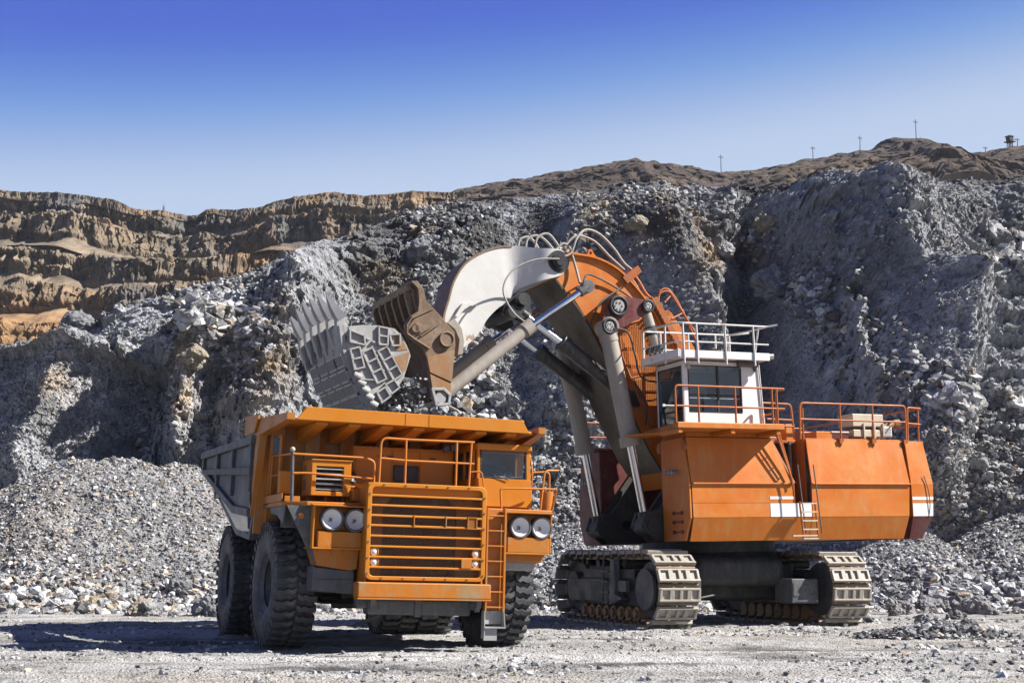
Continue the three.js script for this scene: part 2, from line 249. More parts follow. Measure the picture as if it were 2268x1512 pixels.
// the blasted wall behind the machines
const skyTab = [[-500, 830], [0, 765], [60, 752], [160, 722], [330, 645], [480, 600], [600, 566], [700, 522], [780, 488], [870, 455], [960, 440], [1080, 430], [1250, 417], [1350, 407], [1420, 390], [1480, 392], [1560, 404], [1680, 410], [1780, 410], [1860, 400], [1930, 385], [2050, 381], [2120, 373], [2268, 375], [2800, 365]];
const topDepth = (px) => lerp(75, 85, sstep(300, 1000, px)), baseDepth = (px) => 62.5 + 1.2 * Math.sin(px * 0.006) - 2 * sstep(1900, 2400, px);
const ridges = [   // crest as [px, py] down the face, metres proud, reach to the left and to the right
  [[[1935, 380], [1965, 480], [1985, 600], [2035, 700], [2010, 850], [1990, 1000], [1990, 1120]], 6.2, 300, 300],
  [[[1690, 400], [1690, 600], [1670, 760], [1640, 920]], -3.4, 70, 150],
  [[[1876, 680], [1892, 800], [1908, 900]], 1.5, 16, 26],
  [[[2120, 690], [2100, 880], [2072, 1040]], 3.2, 105, 60],
  [[[2330, 640], [2360, 800], [2330, 1120]], 4.5, 230, 300],
  [[[1430, 380], [1500, 500], [1570, 620], [1610, 760], [1600, 900]], 2.4, 260, 80],
  [[[655, 520], [650, 640], [610, 780], [565, 960], [560, 1060]], 4.0, 170, 240],
  [[[450, 730], [405, 860], [372, 1000]], 3.0, 66, 70],
  [[[300, 800], [240, 1010]], -2.6, 90, 70],
  [[[130, 780], [70, 900], [20, 1020]], 2.2, 110, 70],
  [[[1010, 430], [960, 620], [900, 900]], 1.7, 170, 150],
  [[[1290, 410], [1240, 600], [1260, 900]], 1.6, 90, 120],
  [[[780, 500], [760, 700], [720, 900]], -1.3, 80, 90],
  [[[1790, 470], [1760, 640], [1790, 760]], 1.2, 60, 70],
];
const relief = (px, py) => {
  let v = 0;
  for (const [path, amp, wl, wr] of ridges) {
    const y0 = path[0][1], y1 = path[path.length - 1][1], end = sstep(y0 - 60, y0 + 10, py) * (1 - sstep(y1 - 20, y1 + 120, py)); if (end <= 0) continue;
    const wob = 34 * fbm(py * 0.014, amp, px * 0.004, 4, 71), s = px - interp(path.map((p) => [p[1], p[0]]), py) - wob, q = s < 0 ? 1 + s / wl : 1 - s / wr;
    if (q > 0) v += amp * end * (q * 0.75 + 0.25 * q * q * (3 - 2 * q));
  }
  // a dumped bench at the left whose edge overhangs a hollow
  if (px < 560) { const e = py - interp([[-300, 800], [60, 775], [230, 795], [330, 805], [480, 735], [560, 690]], px); v += 1.8 * (e < 0 ? Math.exp(e / 50) : Math.exp(-e / 6)) * (1 - sstep(470, 560, px)); }
  return v;
};
const WX = (px) => (px - 1134) / FOC * 76;          // the wall's columns stand at fixed x
const prof = [[0, 0], [0.1, 0.17], [0.28, 0.42], [0.6, 0.66], [0.9, 0.88], [0.97, 0.95], [1, 1], [1.2, 2.6]];
const chute = (x, y) => fbm(x * 0.3 + 0.06 * y, y * 0.07, 11, 3, 91) - 0.06;   // above 0: dust and fines have run down here
function wallPoint(px, t, rough = 1) {
  const sky = interp(skyTab, px), td = topDepth(px), bd = baseDepth(px), H = EYE + rayUp(px, sky).up * td - 0.3, g0 = groundY(WX(px), -bd) - 0.25;
  const run = interp(prof, t);
  let y = g0 + (H - g0) * (t <= 1 ? t : 1 - (t - 1) * 0.25), d = bd + (td - bd) * run, x = WX(px);
  const low = 1 - sstep(0.02, 0.16, t), crest = 1 - sstep(0.86, 1, t), dn = d - 3, cc = Math.cos(PITCH), ss = Math.sin(PITCH), dd = dn * cc + (y - EYE) * ss, out = relief(1134 + FOC * x / dd, 756 - FOC * ((y - EYE) * cc - dn * ss) / dd) * (1 - low) * lerp(0.25, 1, crest);
  d -= out * 0.93; y += out * 0.25 * crest;
  const fine = clamp(0.62 + 1.1 * fbm(x * 0.13, y * 0.13, 7, 3, 81) - 2.2 * clamp(chute(x, y))) * (1 - 0.75 * (1 - sstep(0.1, 0.36, t)));   // rough rock against run-out gravel
  const big = fbm(x * 0.11, y * 0.11, d * 0.11, 4, 85), w = 0.35 * fbm(x * 0.6, y * 0.6, d * 0.6, 2, 88);
  const n = rough * (1.7 * big * (1 - 0.7 * low) + (0.25 + fine) * (0.62 * blocks(x * 0.45 + w, y * 0.75 + w, d * 0.45, 400) + 0.5 * blocks(x * 1.1 + w, y * 1.8, d * 1.1 + w, 410)) + (0.12 + 0.2 * fine) * blocks(x * 2.5, y * 3.6, d * 2.5, 420) + 0.07 * vnoise(x * 5, y * 6, d * 5, 425)) * (1 - 0.6 * low) * lerp(0.75, 1, crest);
  return [x + 0.25 * n, y + 0.45 * n, -(d - 0.8 * n)];
}
const tanSpots = [[[405, 880], 26, 75], [[430, 760], 40, 45], [[590, 800], 60, 110], [[610, 700], 40, 60], [[500, 900], 50, 60], [[1500, 470], 70, 70], [[1570, 560], 45, 60], [[1440, 520], 60, 50], [[1330, 450], 50, 40], [[1660, 560], 40, 50], [[100, 850], 60, 40], [[850, 600], 60, 80], [[930, 500], 70, 50]];
const wallTint = (x, y, z, u = 0, v = 0) => {
  const px = 1134 + x * FOC / -z * 0.99, py = 1287 - (y - EYE) / -z * FOC; let tan = 0;
  for (const [[a, b], wx, wy] of tanSpots) { const e = ((px - a) / wx) ** 2 + ((py - b) / wy) ** 2; tan = Math.max(tan, Math.exp(-e)); }
  tan = clamp(tan * (0.55 + 1.4 * fbm(x * 0.5, y * 0.5, z * 0.5, 3, 131)) + 0.5 * clamp(fbm(x * 0.2, y * 0.2, 4, 3, 137) - 0.12));
  const k = 0.4 * (1 + 0.55 * fbm(x * 0.16, y * 0.16, z * 0.1, 3, 141) + 0.5 * fbm(x * 1.7, y * 1.7, z * 1.7, 2, 145)), dk = clamp(fbm(x * 0.3, y * 0.3, z * 0.3, 3, 151) * 2.2 - 0.25);
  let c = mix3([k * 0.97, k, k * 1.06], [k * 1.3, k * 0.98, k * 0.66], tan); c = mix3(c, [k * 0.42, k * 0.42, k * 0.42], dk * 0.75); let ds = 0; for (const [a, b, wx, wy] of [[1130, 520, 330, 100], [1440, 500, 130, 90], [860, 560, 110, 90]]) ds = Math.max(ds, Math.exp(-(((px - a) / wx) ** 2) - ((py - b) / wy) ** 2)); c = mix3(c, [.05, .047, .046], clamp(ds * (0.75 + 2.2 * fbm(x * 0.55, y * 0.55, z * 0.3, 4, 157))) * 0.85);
  const soil = v > 0.925 && v < 0.956 && u > 0.55 ? 0.85 : 0; return mix3(c, [.045, .042, .042], soil * clamp(0.6 + 2 * fbm(x * 0.4, y * 0.4, 2, 3, 155)));
};
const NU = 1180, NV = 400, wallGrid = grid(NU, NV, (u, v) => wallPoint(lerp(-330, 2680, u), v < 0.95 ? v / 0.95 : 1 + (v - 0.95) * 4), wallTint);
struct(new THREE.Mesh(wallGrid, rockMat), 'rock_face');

// heaps of run-out rubble at the foot of the wall
const heaps = [[-18.0, -67.5, 7.3, 0.56], [-20.2, -65.5, 7.0, 0.70], [-15.4, -66, 6.5, 0.78], [-26, -63, 4.6, 0.62], [3.6, -66, 4.2, 0.55], [24, -66.5, 5.2, 0.6], [17, -65.5, 3.8, 0.55], [-8.5, -66, 4.4, 0.6]];
const heapY = (x, z) => { let h = -1; for (const [cx, cz, H, s] of heaps) { const r = Math.hypot((x - cx) * 0.92, z - cz); h = Math.max(h, H - s * r - 0.5 * Math.exp(-r)); } return h; };
const heapTop = (x, z) => groundY(x, z) + heapY(x, z) + 0.95 * fbm(x * 0.22, 9, z * 0.22, 4, 161) + 0.12 * blocks(x * 1.6, 0, z * 1.6, 430) + 0.05 * vnoise(x * 5, 1, z * 5, 165);
struct(new THREE.Mesh(grid(560, 170, (u, v) => { const x = lerp(-37, 36, u), z = lerp(-51, -66.5, v); return [x, Math.max(heapTop(x, z), groundY(x, z) - 0.3), z]; }, (x, y, z) => { const k = 0.36 * (1 + 0.5 * fbm(x, y, z, 3, 171)), t = clamp(0.2 + 1.2 * fbm(x * 0.25, y * 0.3, z * 0.25, 3, 175)) * (x < -8 ? 0.8 : 0.15); return mix3([k, k, k * 1.02], [k * 1.15, k * 0.92, k * 0.68], t); }), rockMat), 'rubble_slope');

// far benches of brown rock, left; spoil hills, right
const farMat = new THREE.MeshStandardMaterial({ color: new THREE.Color(.8, .8, .8), vertexColors: true, map: tex(512, 40, (u, v) => { const g = 0.8 + 0.6 * (tfbm(16, u, v, 6, 501) - 0.5); return [g, g * 0.99, g * 0.98]; }), bumpMap: rockBump, bumpScale: 0.3, roughness: 0.97, flatShading: true });
const leftSky = [[-300, 425], [0, 440], [60, 450], [130, 470], [210, 478], [290, 484], [318, 474], [345, 470], [400, 473], [470, 471], [520, 456], [600, 444], [660, 437], [740, 443], [780, 441], [870, 433], [960, 431], [1100, 428]];
const benchProf = [];   // [height share, depth share] of one bench: scree, then a cliff
function terracePoint(px, v) {
  const d0 = 330, sky = interp(leftSky, px), n = 5, wob = 0.35 * fbm(px * 0.004, 2, 2, 3, 511), f = v * n + wob * Math.sin(v * Math.PI), k = Math.floor(f), q = f - k;
  const n5 = 0.22 * fbm(px * 0.018, k * 5.1, 3, 4, 515), cliff = sstep(0.42 + n5, 0.6 + n5, q), qs = 0.45 + n5, rise = (k + (qs * 0.85) * clamp(q / qs) + (1 - qs * 0.85) * clamp((q - qs) / (0.96 - qs))) / n, depth = (k + 0.66 * clamp(q / qs) + 0.12 * clamp((q - qs) / (0.96 - qs)) + 0.22 * clamp((q - 0.96) / 0.04)) / n;
  const D = d0 + 130 * clamp(depth, -0.2, 1.3), x = (px - 1134) / FOC * (d0 + 60), yTop = EYE + rayUp(px, sky).up * (d0 + 130), yBot = EYE + 0.15 * d0;
  const gully = fbm(x * 0.03, k * 3.7, 1, 4, 521) * 14 + 1.6 * vnoise(x * 0.02, v * 55, 3, 529) * cliff + Math.abs(fbm(x * 0.14, v * 6, 6, 5, 525)) * 4.5 * (0.3 + cliff) + Math.abs(fbm(x * 0.4, v * 14, 8, 4, 527)) * 2 * (0.25 + cliff) + (2.2 * blocks(x * 0.16, v * 5, 2, 440) + 1.2 * blocks(x * 0.42, v * 14, 2, 445)) * (0.08 + cliff) + 0.8 * blocks(x * 0.9, v * 40, 2, 448) * (0.25 + cliff);
  return [x, lerp(yBot, yTop, clamp(rise, 0, 1)) + (v > 0.99 ? 0 : 1.4 * fbm(x * 0.1, v * 20, 3, 3, 531)), -(D - gully * (v > 0.96 ? 0.4 : 1))];
}
struct(new THREE.Mesh(grid(1150, 420, (u, v) => terracePoint(lerp(-330, 1150, u), v), (x, y, z, u, v) => {
  const a = fbm(x * 0.03, y * 0.06, 2, 4, 541), b = fbm(x * 0.016, y * 0.03, 5, 4, 545), n = 0.24 * (1 + 0.8 * fbm(x * 0.25, y * 0.35, 3, 5, 549));
  let c = mix3([n * 1.12, n * 0.88, n * 0.62], [n * 1.55, n * 0.85, n * 0.34], clamp(b * 3.6 - 0.3) * (x < -60 ? 0.75 : 0.35)); c = mix3(c, [n * 0.62, n * 0.6, n * 0.58], clamp(a * 3 - 0.3)); return c;
}), farMat), 'far_quarry_benches');
const rightSky = [[800, 470], [960, 438], [1050, 417], [1150, 401], [1250, 386], [1340, 369], [1405, 359], [1430, 362], [1480, 370], [1560, 383], [1600, 389], [1700, 379], [1800, 360], [1860, 350], [1920, 342], [1975, 332], [1990, 318], [2015, 313], [2050, 316], [2090, 335], [2130, 345], [2180, 351], [2220, 341], [2268, 331], [2700, 300]];
function hillPoint(px, v) {
  const d0 = 430, sky = interp(rightSky, px), x = (px - 1134) / FOC * (d0 + 70), yTop = EYE + rayUp(px, sky).up * (d0 + 80), n = fbm(x * 0.03, v * 5, 1, 4, 561);
  const vv = clamp(v / 0.9), back = clamp((v - 0.9) / 0.1);
  return [x, lerp(yTop - 34, yTop, vv) + n * 3 * (1 - vv) - back * 12 + 0.7 * vnoise(x * 0.35, v * 22, 2, 565), -(d0 + 80 * (0.35 * vv + 0.65 * vv * vv) + back * 60 - 7 * fbm(x * 0.05, v * 6, 8, 4, 571) * (1 - 0.8 * vv) - (2.5 * Math.abs(vnoise(x * 0.16, v * 20, 4, 575)) + 0.9 * blocks(x * 0.4, v * 30, 4, 578)) * (1 - back))];
}
struct(new THREE.Mesh(grid(900, 130, (u, v) => hillPoint(lerp(780, 2700, u), v), (x, y, z) => {
  const n = 0.075 * (1 + 0.9 * fbm(x * 0.1, y * 0.3, 3, 4, 581)), t = clamp(fbm(x * 0.02, y * 0.1, 5, 3, 585) * 3 - 0.35); return mix3([n * 1.25, n * 0.88, n * 0.7], [n * 1.9, n * 1.3, n * 0.7], t);
}), farMat), 'spoil_hills');

// ---------------------------------------------------------------- loose rock
const rockGeo = (n, sx, sy, sz, seed) => { const keep = seedv; seedv = seed; const p = []; for (let i = 0; i < n; i++) { const a = rr(0, 6.283), c = rr(-1, 1), s = Math.sqrt(1 - c * c), q = rr(0.82, 1.05); p.push([q * s * Math.cos(a) * sx, q * c * sy, q * s * Math.sin(a) * sz]); } seedv = keep; const g = plain(hull(p)); return g; };
const rockShapes = [[13, 1, .72, .8, 5], [11, 1, .6, .75, 9], [14, 1, .85, .9, 14], [10, 1, .5, .7, 21], [12, 1, .7, .6, 33], [16, 1, .75, .85, 41]].map((a) => rockGeo(...a));
const stoneMat = new THREE.MeshStandardMaterial({ color: new THREE.Color(1, 1, 1), map: rockMap, bumpMap: rockBump, bumpScale: 0.05, roughness: 0.93 });
const stoneTone = (tan) => { const k = 0.14 + 0.62 * rnd() ** 1.5, w = rnd() < tan ? rr(0.4, 1) : rr(0, 0.12); return new THREE.Color(...mix3([k * 0.98, k, k * 1.04], [k * 1.25, k * 0.97, k * 0.66], w)); };
function scatter(name, n, place, label, light = 1) {   // place() -> [x, y, z, size, tan]
  const lists = rockShapes.map(() => []);
  for (let i = 0; i < n; i++) { const p = place(); if (p) lists[Math.floor(rnd() * lists.length)].push(p); }
  const root = new THREE.Group(); root.name = name; root.userData = { kind: 'stuff', label, category: 'rubble' }; scene.add(root);
  const M = new THREE.Matrix4(), Q = new THREE.Quaternion(), E = new THREE.Euler();
  lists.forEach((l, k) => {
    const im = shade(new THREE.InstancedMesh(rockShapes[k], stoneMat, l.length)); im.name = 'loose_rock'; im.userData.kind = 'stuff';
    l.forEach(([x, y, z, s, tan], i) => { E.set(rr(-0.7, 0.7), rr(0, 6.28), rr(-0.7, 0.7)); Q.setFromEuler(E); M.compose(V(x, y, z), Q, V(s * rr(.8, 1.25), s * rr(.75, 1.1), s * rr(.8, 1.25))); im.setMatrixAt(i, M); im.setColorAt(i, stoneTone(tan).multiplyScalar(light)); });
    root.add(im);
  });
}
const size = (lo, hi, p) => lo + (hi - lo) * rnd() ** p;
scatter('wall_rubble', 340000, () => {   // on the wall's own faces
  const px = rr(-220, 2480), t = rnd() < 0.25 ? rr(0, 0.3) : rnd() < 0.06 ? rr(0.96, 1.02) : rr(0.1, 1.0), cu = Math.floor((px + 330) / 3010 * NU), cv = Math.floor((t <= 1 ? t * 0.95 : 0.95 + (t - 1) / 4) * NV), A = wallGrid.attributes.position, i0 = cv * (NU + 1) + cu, i1 = i0 + NU + 2, f = rnd();
  const p = [lerp(A.getX(i0), A.getX(i1), f), lerp(A.getY(i0), A.getY(i1), f), lerp(A.getZ(i0), A.getZ(i1), f)];
  if (px > 1330 && t > 0.968 && t < 1) return null;
  const dense = fbm(p[0] * 0.2, p[1] * 0.2, 3, 3, 601), smooth = sstep(1650, 1720, px) * (1 - sstep(1880, 1960, px)) * 0.12; const ch = chute(p[0], p[1]); if (t > 0.3 && rnd() > 0.62 + 1.7 * dense - smooth) return null;
  const s = t < 0.25 ? size(.025, .22, 4.2) : ch > 0 ? size(.02, .1, 3) : size(.022, .24 + 1.3 * clamp(dense - 0.05), 5.2); const c = wallTint(...p); return [p[0], p[1] + s * 0.15, p[2] + s * 0.2, s, c[0] > c[2] * 1.25 ? 0.7 : 0.1];
}, 'loose broken grey rock lying all over the blasted wall');
scatter('slope_rubble', 110000, () => {
  const x = rr(-34, 34), z = rr(-52, -66.5), h = heapY(x, z); if (h < -0.25) return null; const y = heapTop(x, z);
  const foot = 1 - clamp(h / 2.2), s = size(.03, lerp(.14, .36, foot), 2.9); return [x, y + s * 0.2, z, s, x < -8 ? 0.28 : 0.05];
}, 'loose light grey rubble run out at the foot of the wall', 1.4);
scatter('floor_gravel', 52000, () => {
  const z = -(20 + 44 * rnd() ** 0.8), x = rr(-1, 1) * (3 + 0.42 * -z); const k = fbm(x * 0.3, 2, z * 0.6, 3, 611), near = sstep(-50, -60, z);
  if (rnd() > 0.3 + 1.6 * k + 0.6 * near) return null; const s = size(.012, lerp(.085, .2, near) * (x > 8 ? 1.5 : 1), 4.2); return [x, floorY(x, z) + s * 0.25, z, s, 0.12];
}, 'small grey stones and gravel strewn over the quarry floor', 1.7);
scatter('spill_gravel', 2600, () => {
  const a = rr(0, 6.28), r = Math.abs(rr(-1, 1) + rr(-1, 1)) * 0.5, k = rnd() < .6 ? [11.2, -38.5, 2.6, .9, .42] : [15.4, -34.5, 3.5, .9, .22], x = k[0] + Math.cos(a) * r * k[2], z = k[1] + Math.sin(a) * r * k[3], s = size(.03, .15, 2); return [x, floorY(x, z) + k[4] * (1 - r) * 0.9 + s * 0.2, z, s, 0.02];
}, 'low spill of grey stones in front of the excavator tracks');
// ---------------------------------------------------------------- haul truck
{
  const T = thing('haul_truck', 'orange mining dump truck with a grey tipping body, parked in front of the excavator bucket', 'dump truck');
  T.position.set(-2.95, 0, -35.08); T.rotation.set(1.06 * R, 20.4 * R, -1.1 * R, 'YXZ');
  const m = mats;
  // wheels
  const half = [[.60, .30], [.655, .40], [.70, .43], [.80, .462], [.95, .478], [1.08, .478], [1.2, .468], [1.30, .45], [1.34, .42], [1.348, .36], [1.352, .2], [1.354, 0]];
  const prof = [...half.map(([r, w]) => [r, w]), ...half.slice(0, -1).reverse().map(([r, w]) => [r, -w])];
  const tyreGeo = plain(lathe(prof, 64).rotateZ(Math.PI / 2));
  const lugAt = (side) => {
    const s = side, p = [[.012, -.03], [.12, -.1], [.2, -.065], [.3, -.115], [.475, -.085], [.48, .045], [.31, .02], [.205, .07], [.13, .035], [.012, .1]].map(([a, b]) => [a * s, b]);
    const g = slab(s > 0 ? p : p.reverse(), 0, .1, .014).translate(0, 0, 1.345);
    return [g, hull([[.455 * s, -.1, 1.43], [.455 * s, .045, 1.43], [.49 * s, -.085, 1.36], [.49 * s, .04, 1.36], [.485 * s, -.05, 1.22], [.485 * s, .02, 1.22], [.43 * s, -.05, 1.22], [.43 * s, .03, 1.22], [.4 * s, -.1, 1.4], [.4 * s, .04, 1.4]])];
  };
  const lugGeo = [1, -1].map((s) => join(lugAt(s)));
  const rimGeo = (out) => { // outer face towards +x when out = 1
    const p = [[.0, .16], [.2, .16], [.24, .12], [.33, .1], [.36, .02], [.47, -.02], [.5, .1], [.56, .14], [.58, .27], [.66, .3], [.68, .38], [.64, .4], [.6, .34], [.55, .33]].map(([r, w]) => [r, w]);
    const g = [lathe(p, 48).rotateZ(-Math.PI / 2)];
    for (let i = 0; i < 28; i++) { const a = i / 28 * 2 * Math.PI; g.push(new THREE.CylinderGeometry(.022, .022, .05, 6).rotateZ(Math.PI / 2).translate(.17, .525 * Math.cos(a), .525 * Math.sin(a))); }
    for (let i = 0; i < 12; i++) { const a = i / 12 * 2 * Math.PI; g.push(new THREE.CylinderGeometry(.026, .026, .06, 6).rotateZ(Math.PI / 2).translate(.14, .285 * Math.cos(a), .285 * Math.sin(a))); }
    const q = join(g); if (out < 0) q.rotateY(Math.PI); return setUV(q);
  };
  const rims = { 1: rimGeo(1), [-1]: rimGeo(-1) };
  const NL = 34;
  function wheel(x, z, out, single, steer = 0) {
    const w = shade(new THREE.Mesh(tyreGeo, m.tyre)); w.name = 'wheel'; w.position.set(x, 1.44, z); w.rotation.y = steer; T.add(w);
    copyPart(w, 'rim', rims[out], m.rim, [0, 0, 0]);
    const rest = [];
    for (const s of [0, 1]) for (let i = 0; i < NL; i++) {
      const a = (i + s * .5) / NL * 2 * Math.PI;   // 0 = forwards, up the front for negative turns
      const front = single && Math.cos(a) > 0.05;
      if (front) copyPart(w, 'tread_lug', lugGeo[s], m.tyre, [0, 0, 0], [-a, 0, 0]); else rest.push(lugGeo[s].clone().rotateX(-a));
    }
    stuff(part(w, 'tread', rest, m.tyre));
  }
  wheel(-2.62, 0, -1, true, 0.03); wheel(2.62, 0, 1, true, 0.03);
  for (const s of [-1, 1]) { wheel(s * 2.62, -5.5, s, false); wheel(s * 1.58, -5.5, s, false); }
  // frame and axles
  part(T, 'chassis_frame', [span(-.95, -.6, 1.35, 2.1, -6.8, 2.4), span(.6, .95, 1.35, 2.1, -6.8, 2.4), bar([-2.3, 1.44, 0], [2.3, 1.44, 0], .3, 14), span(-1.4, 1.4, 1.1, 1.75, -.5, .6, .1), bar([-2.2, 1.44, -5.5], [2.2, 1.44, -5.5], .5, 16), span(-.7, .7, .85, 1.95, -6.1, -4.8, .2), span(-.85, .85, 1.3, 1.9, -2.3, 1.4, .1), bar([-2.05, 1.5, .15], [-1.7, 3.1, -.1], .2), bar([2.05, 1.5, .15], [1.7, 3.1, -.1], .2), bar([-1.6, 1.0, .7], [1.6, 1.0, .7], .08)], m.frame);
  part(T, 'fuel_tank', [span(-2.45, -1.25, 1.05, 2.7, -3.95, -2.0, .15), span(-2.5, -2.44, 1.2, 2.5, -3.3, -3.15), span(-2.5, -2.44, 1.2, 2.5, -2.75, -2.6)], m.greySteel);
  part(T, 'hydraulic_tank', [span(1.25, 2.4, 1.15, 2.6, -3.8, -2.1, .15)], m.greySteel);
  part(T, 'front_crossmember', [span(-1.18, 1.24, .84, 1.2, 1.9, 2.36, .06), span(-.1, .05, .8, 1.2, 2.34, 2.4, .02), span(-1.42, -1.16, .98, 1.25, 2.0, 2.3, .04), span(1.22, 1.5, .98, 1.25, 2.0, 2.3, .04), bar([-.75, .82, 1.9], [-1.2, .55, 1.3], .05)], m.greySteel);
  // bumper, hooks
  part(T, 'bumper', [rbox(3.1, .345, .42, 0, 1.395, 2.64, .035), span(-1.55, 1.55, 1.19, 1.225, 2.5, 2.87, .008)], m.truckDirty);
  for (const x of [-1.16, 1.3]) part(T, 'tow_hook', slabX([[2.46, 1.22], [2.78, 1.22], [2.76, 1.06], [2.62, .94], [2.52, .97], [2.62, 1.08], [2.46, 1.12]], x - .06, x + .06, .015), m.greySteel);
  // grille
  const GX0 = -1.375, GX1 = 1.435, GY0 = 1.61, GY1 = 3.76;
  const ro = (x0, x1, y0, y1, r) => [...arcPts(x1 - r, y0 + r, r, -90, 0, 5), ...arcPts(x1 - r, y1 - r, r, 0, 90, 5), ...arcPts(x0 + r, y1 - r, r, 90, 180, 5), ...arcPts(x0 + r, y0 + r, r, 180, 270, 5)];
  const ringSlab = (o, i, z0, z1, b) => { const s = new THREE.Shape(o.map((p) => new THREE.Vector2(...p))); s.holes.push(new THREE.Path(i.map((p) => new THREE.Vector2(...p)).reverse())); return new THREE.ExtrudeGeometry(s, { depth: z1 - z0 - 2 * b, bevelEnabled: true, bevelSize: b * .6, bevelOffset: -b * .6, bevelThickness: b, bevelSegments: 2 }).translate(0, 0, z0 + b); };
  const grille = part(T, 'grille', ringSlab(ro(GX0, GX1, GY0, GY1, .16), ro(GX0 + .11, GX1 - .11, GY0 + .09, GY1 - .1, .09), 2.58, 2.72, .025), m.truck);
  [3.475, 3.255, 3.03, 2.81, 2.58, 2.35, 2.12, 1.895].forEach((y) => part(grille, 'bar', [rbox(GX1 - GX0 - .14, .05, .1, (GX0 + GX1) / 2, y, 2.665, .015)], m.truck));
  stuff(part(grille, 'bolts', [-1.32, 1.38].flatMap((x) => [1.75, 2.1, 2.45, 2.8, 3.15, 3.5].map((y) => disc(x, y, 2.725, .022, .03, 6))).concat([-1, -.5, 0, .5, 1].flatMap((x) => [disc(x, 1.655, 2.725, .022, .03, 6), disc(x, 3.715, 2.725, .022, .03, 6)])), m.greySteel));
  part(grille, 'top_panel', [box(GX1 - GX0 - .2, .2, .02, (GX0 + GX1) / 2, 3.58, 2.60)], m.truck);
  stuff(part(grille, 'wire_mesh', join(lattice(GX0 + .1, GX1 - .1, GY0 + .08, 3.5, .1, .005, .55)).translate(0, 0, 2.585), m.rust));
  part(grille, 'mesh_plate', [box(.02, .5 - .25, .03, .99, 2.93, 2.73), box(.02, .25, .03, 1.2, 2.93, 2.73), box(.23, .02, .03, 1.095, 2.8, 2.73), box(.23, .02, .03, 1.095, 3.05, 2.73), ...lattice(-.1, .1, -.12, .12, .04, .004, .6).map((g) => g.translate(1.095, 2.93, 2.72))], m.truckDirty);
  part(grille, 'cover_plate', [rbox(.25, .21, .03, .98, 2.01, 2.725, .01)], m.truckDirty);
  part(grille, 'number_plate_frame', [box(.02, .27, .03, -.28, 2.93, 2.725), box(.02, .27, .03, .47, 2.93, 2.725), box(.76, .02, .03, .095, 2.8, 2.727)], m.truckDirty);
  for (const [x, y] of [[-1.16, 2.235], [-1.155, 2.005], [1.215, 2.235], [1.215, 2.01]]) {
    const l = part(grille, 'fog_lamp', [ringZ(x, y, 2.68, .088, .017, 24), disc(x, y, 2.6, .1, .1)], m.truckDirty);
    part(l, 'lens', [lathe([[0, .03], [.04, .026], [.083, 0]], 20).rotateX(Math.PI / 2).translate(x, y, 2.665)], m.lampWhite);
  }
  const sh = part(T, 'radiator_housing', [span(GX0 + .02, GX0 + .07, 1.55, 3.74, 1.5, 2.62), span(GX1 - .07, GX1 - .02, 1.55, 3.74, 1.5, 2.62), span(GX0 + .03, GX1 - .03, 3.7, 3.76, 1.3, 2.62, .02), span(GX0 + .05, -.93, 1.6, 3.7, 2.36, 2.42, .01), span(.82, GX1 - .05, 1.6, 3.7, 2.36, 2.42, .01), span(-.94, .83, 3.46, 3.7, 2.36, 2.42, .01), span(-.94, .83, 1.55, 1.7, 2.36, 2.42, .01), slab([[-.94, 3.46], [-.94, 3.2], [-.72, 3.46]], 2.37, 2.41, .005), slab([[.83, 3.46], [.61, 3.46], [.83, 3.2]], 2.37, 2.41, .005)], m.truckDirty);
  part(sh, 'radiator_core', [box(1.8, 1.84, .06, -.055, 2.58, 2.3), ...Array.from({ length: 44 }, (_, i) => box(.012, 1.8, .03, -.92 + i * .0405, 2.58, 2.345)), box(.03, 1.8, .05, -.02, 2.58, 2.36)], m.black);
  // deck with its lips and head-lamp housings
  const deck = part(T, 'deck', [slabY([[-3.1, .1], [-3.1, 1.75], [-2.62, 2.25], [-1.42, 2.25], [-1.42, .1]], 3.2, 3.3, .02), slabY([[1.47, .1], [1.47, 2.3], [3.22, 2.3], [3.25, .1]], 3.2, 3.3, .02), span(-1.5, 1.5, 3.66, 3.72, .1, 1.6, .02)], m.truckDirty);
  parts(deck, 'toe_board', [span(-3.1, -3.07, 3.3, 3.48, -1.6, 1.7, .01), span(-3.05, -2.7, 3.3, 3.42, 1.78, 1.82, .01)], m.truckDirty);
  part(deck, 'side_walkway', [slabY([[-3.1, -1.7], [-3.1, .12], [-2.3, .12], [-2.3, -1.7]], 3.19, 3.28, .02)], m.greySteel);
  const lampAt = (px, py, pz) => {
    const l = part(T, 'headlight', [disc(px, py, pz - .26, .25, .3, 28), ringZ(px, py, pz, .238, .03, 36)], m.greySteel);
    part(l, 'reflector', [lathe([[0, -.1], [.1, -.09], [.17, -.055], [.205, 0], [.238, .012]], 36).rotateX(Math.PI / 2).translate(px, py, pz + .004)], m.lampWhite);
    part(l, 'bulb', [new THREE.SphereGeometry(.022, 8, 6).translate(px, py, pz - .06)], m.rail);
    part(l, 'wire_clip', [box(.09, .016, .016, px - .03, py - .03, pz - .065, 0, 0, .8), box(.08, .016, .016, px - .02, py + .005, pz - .065, 0, 0, -.15), box(.016, .05, .016, px, py - .04, pz - .065)], m.black);
  };
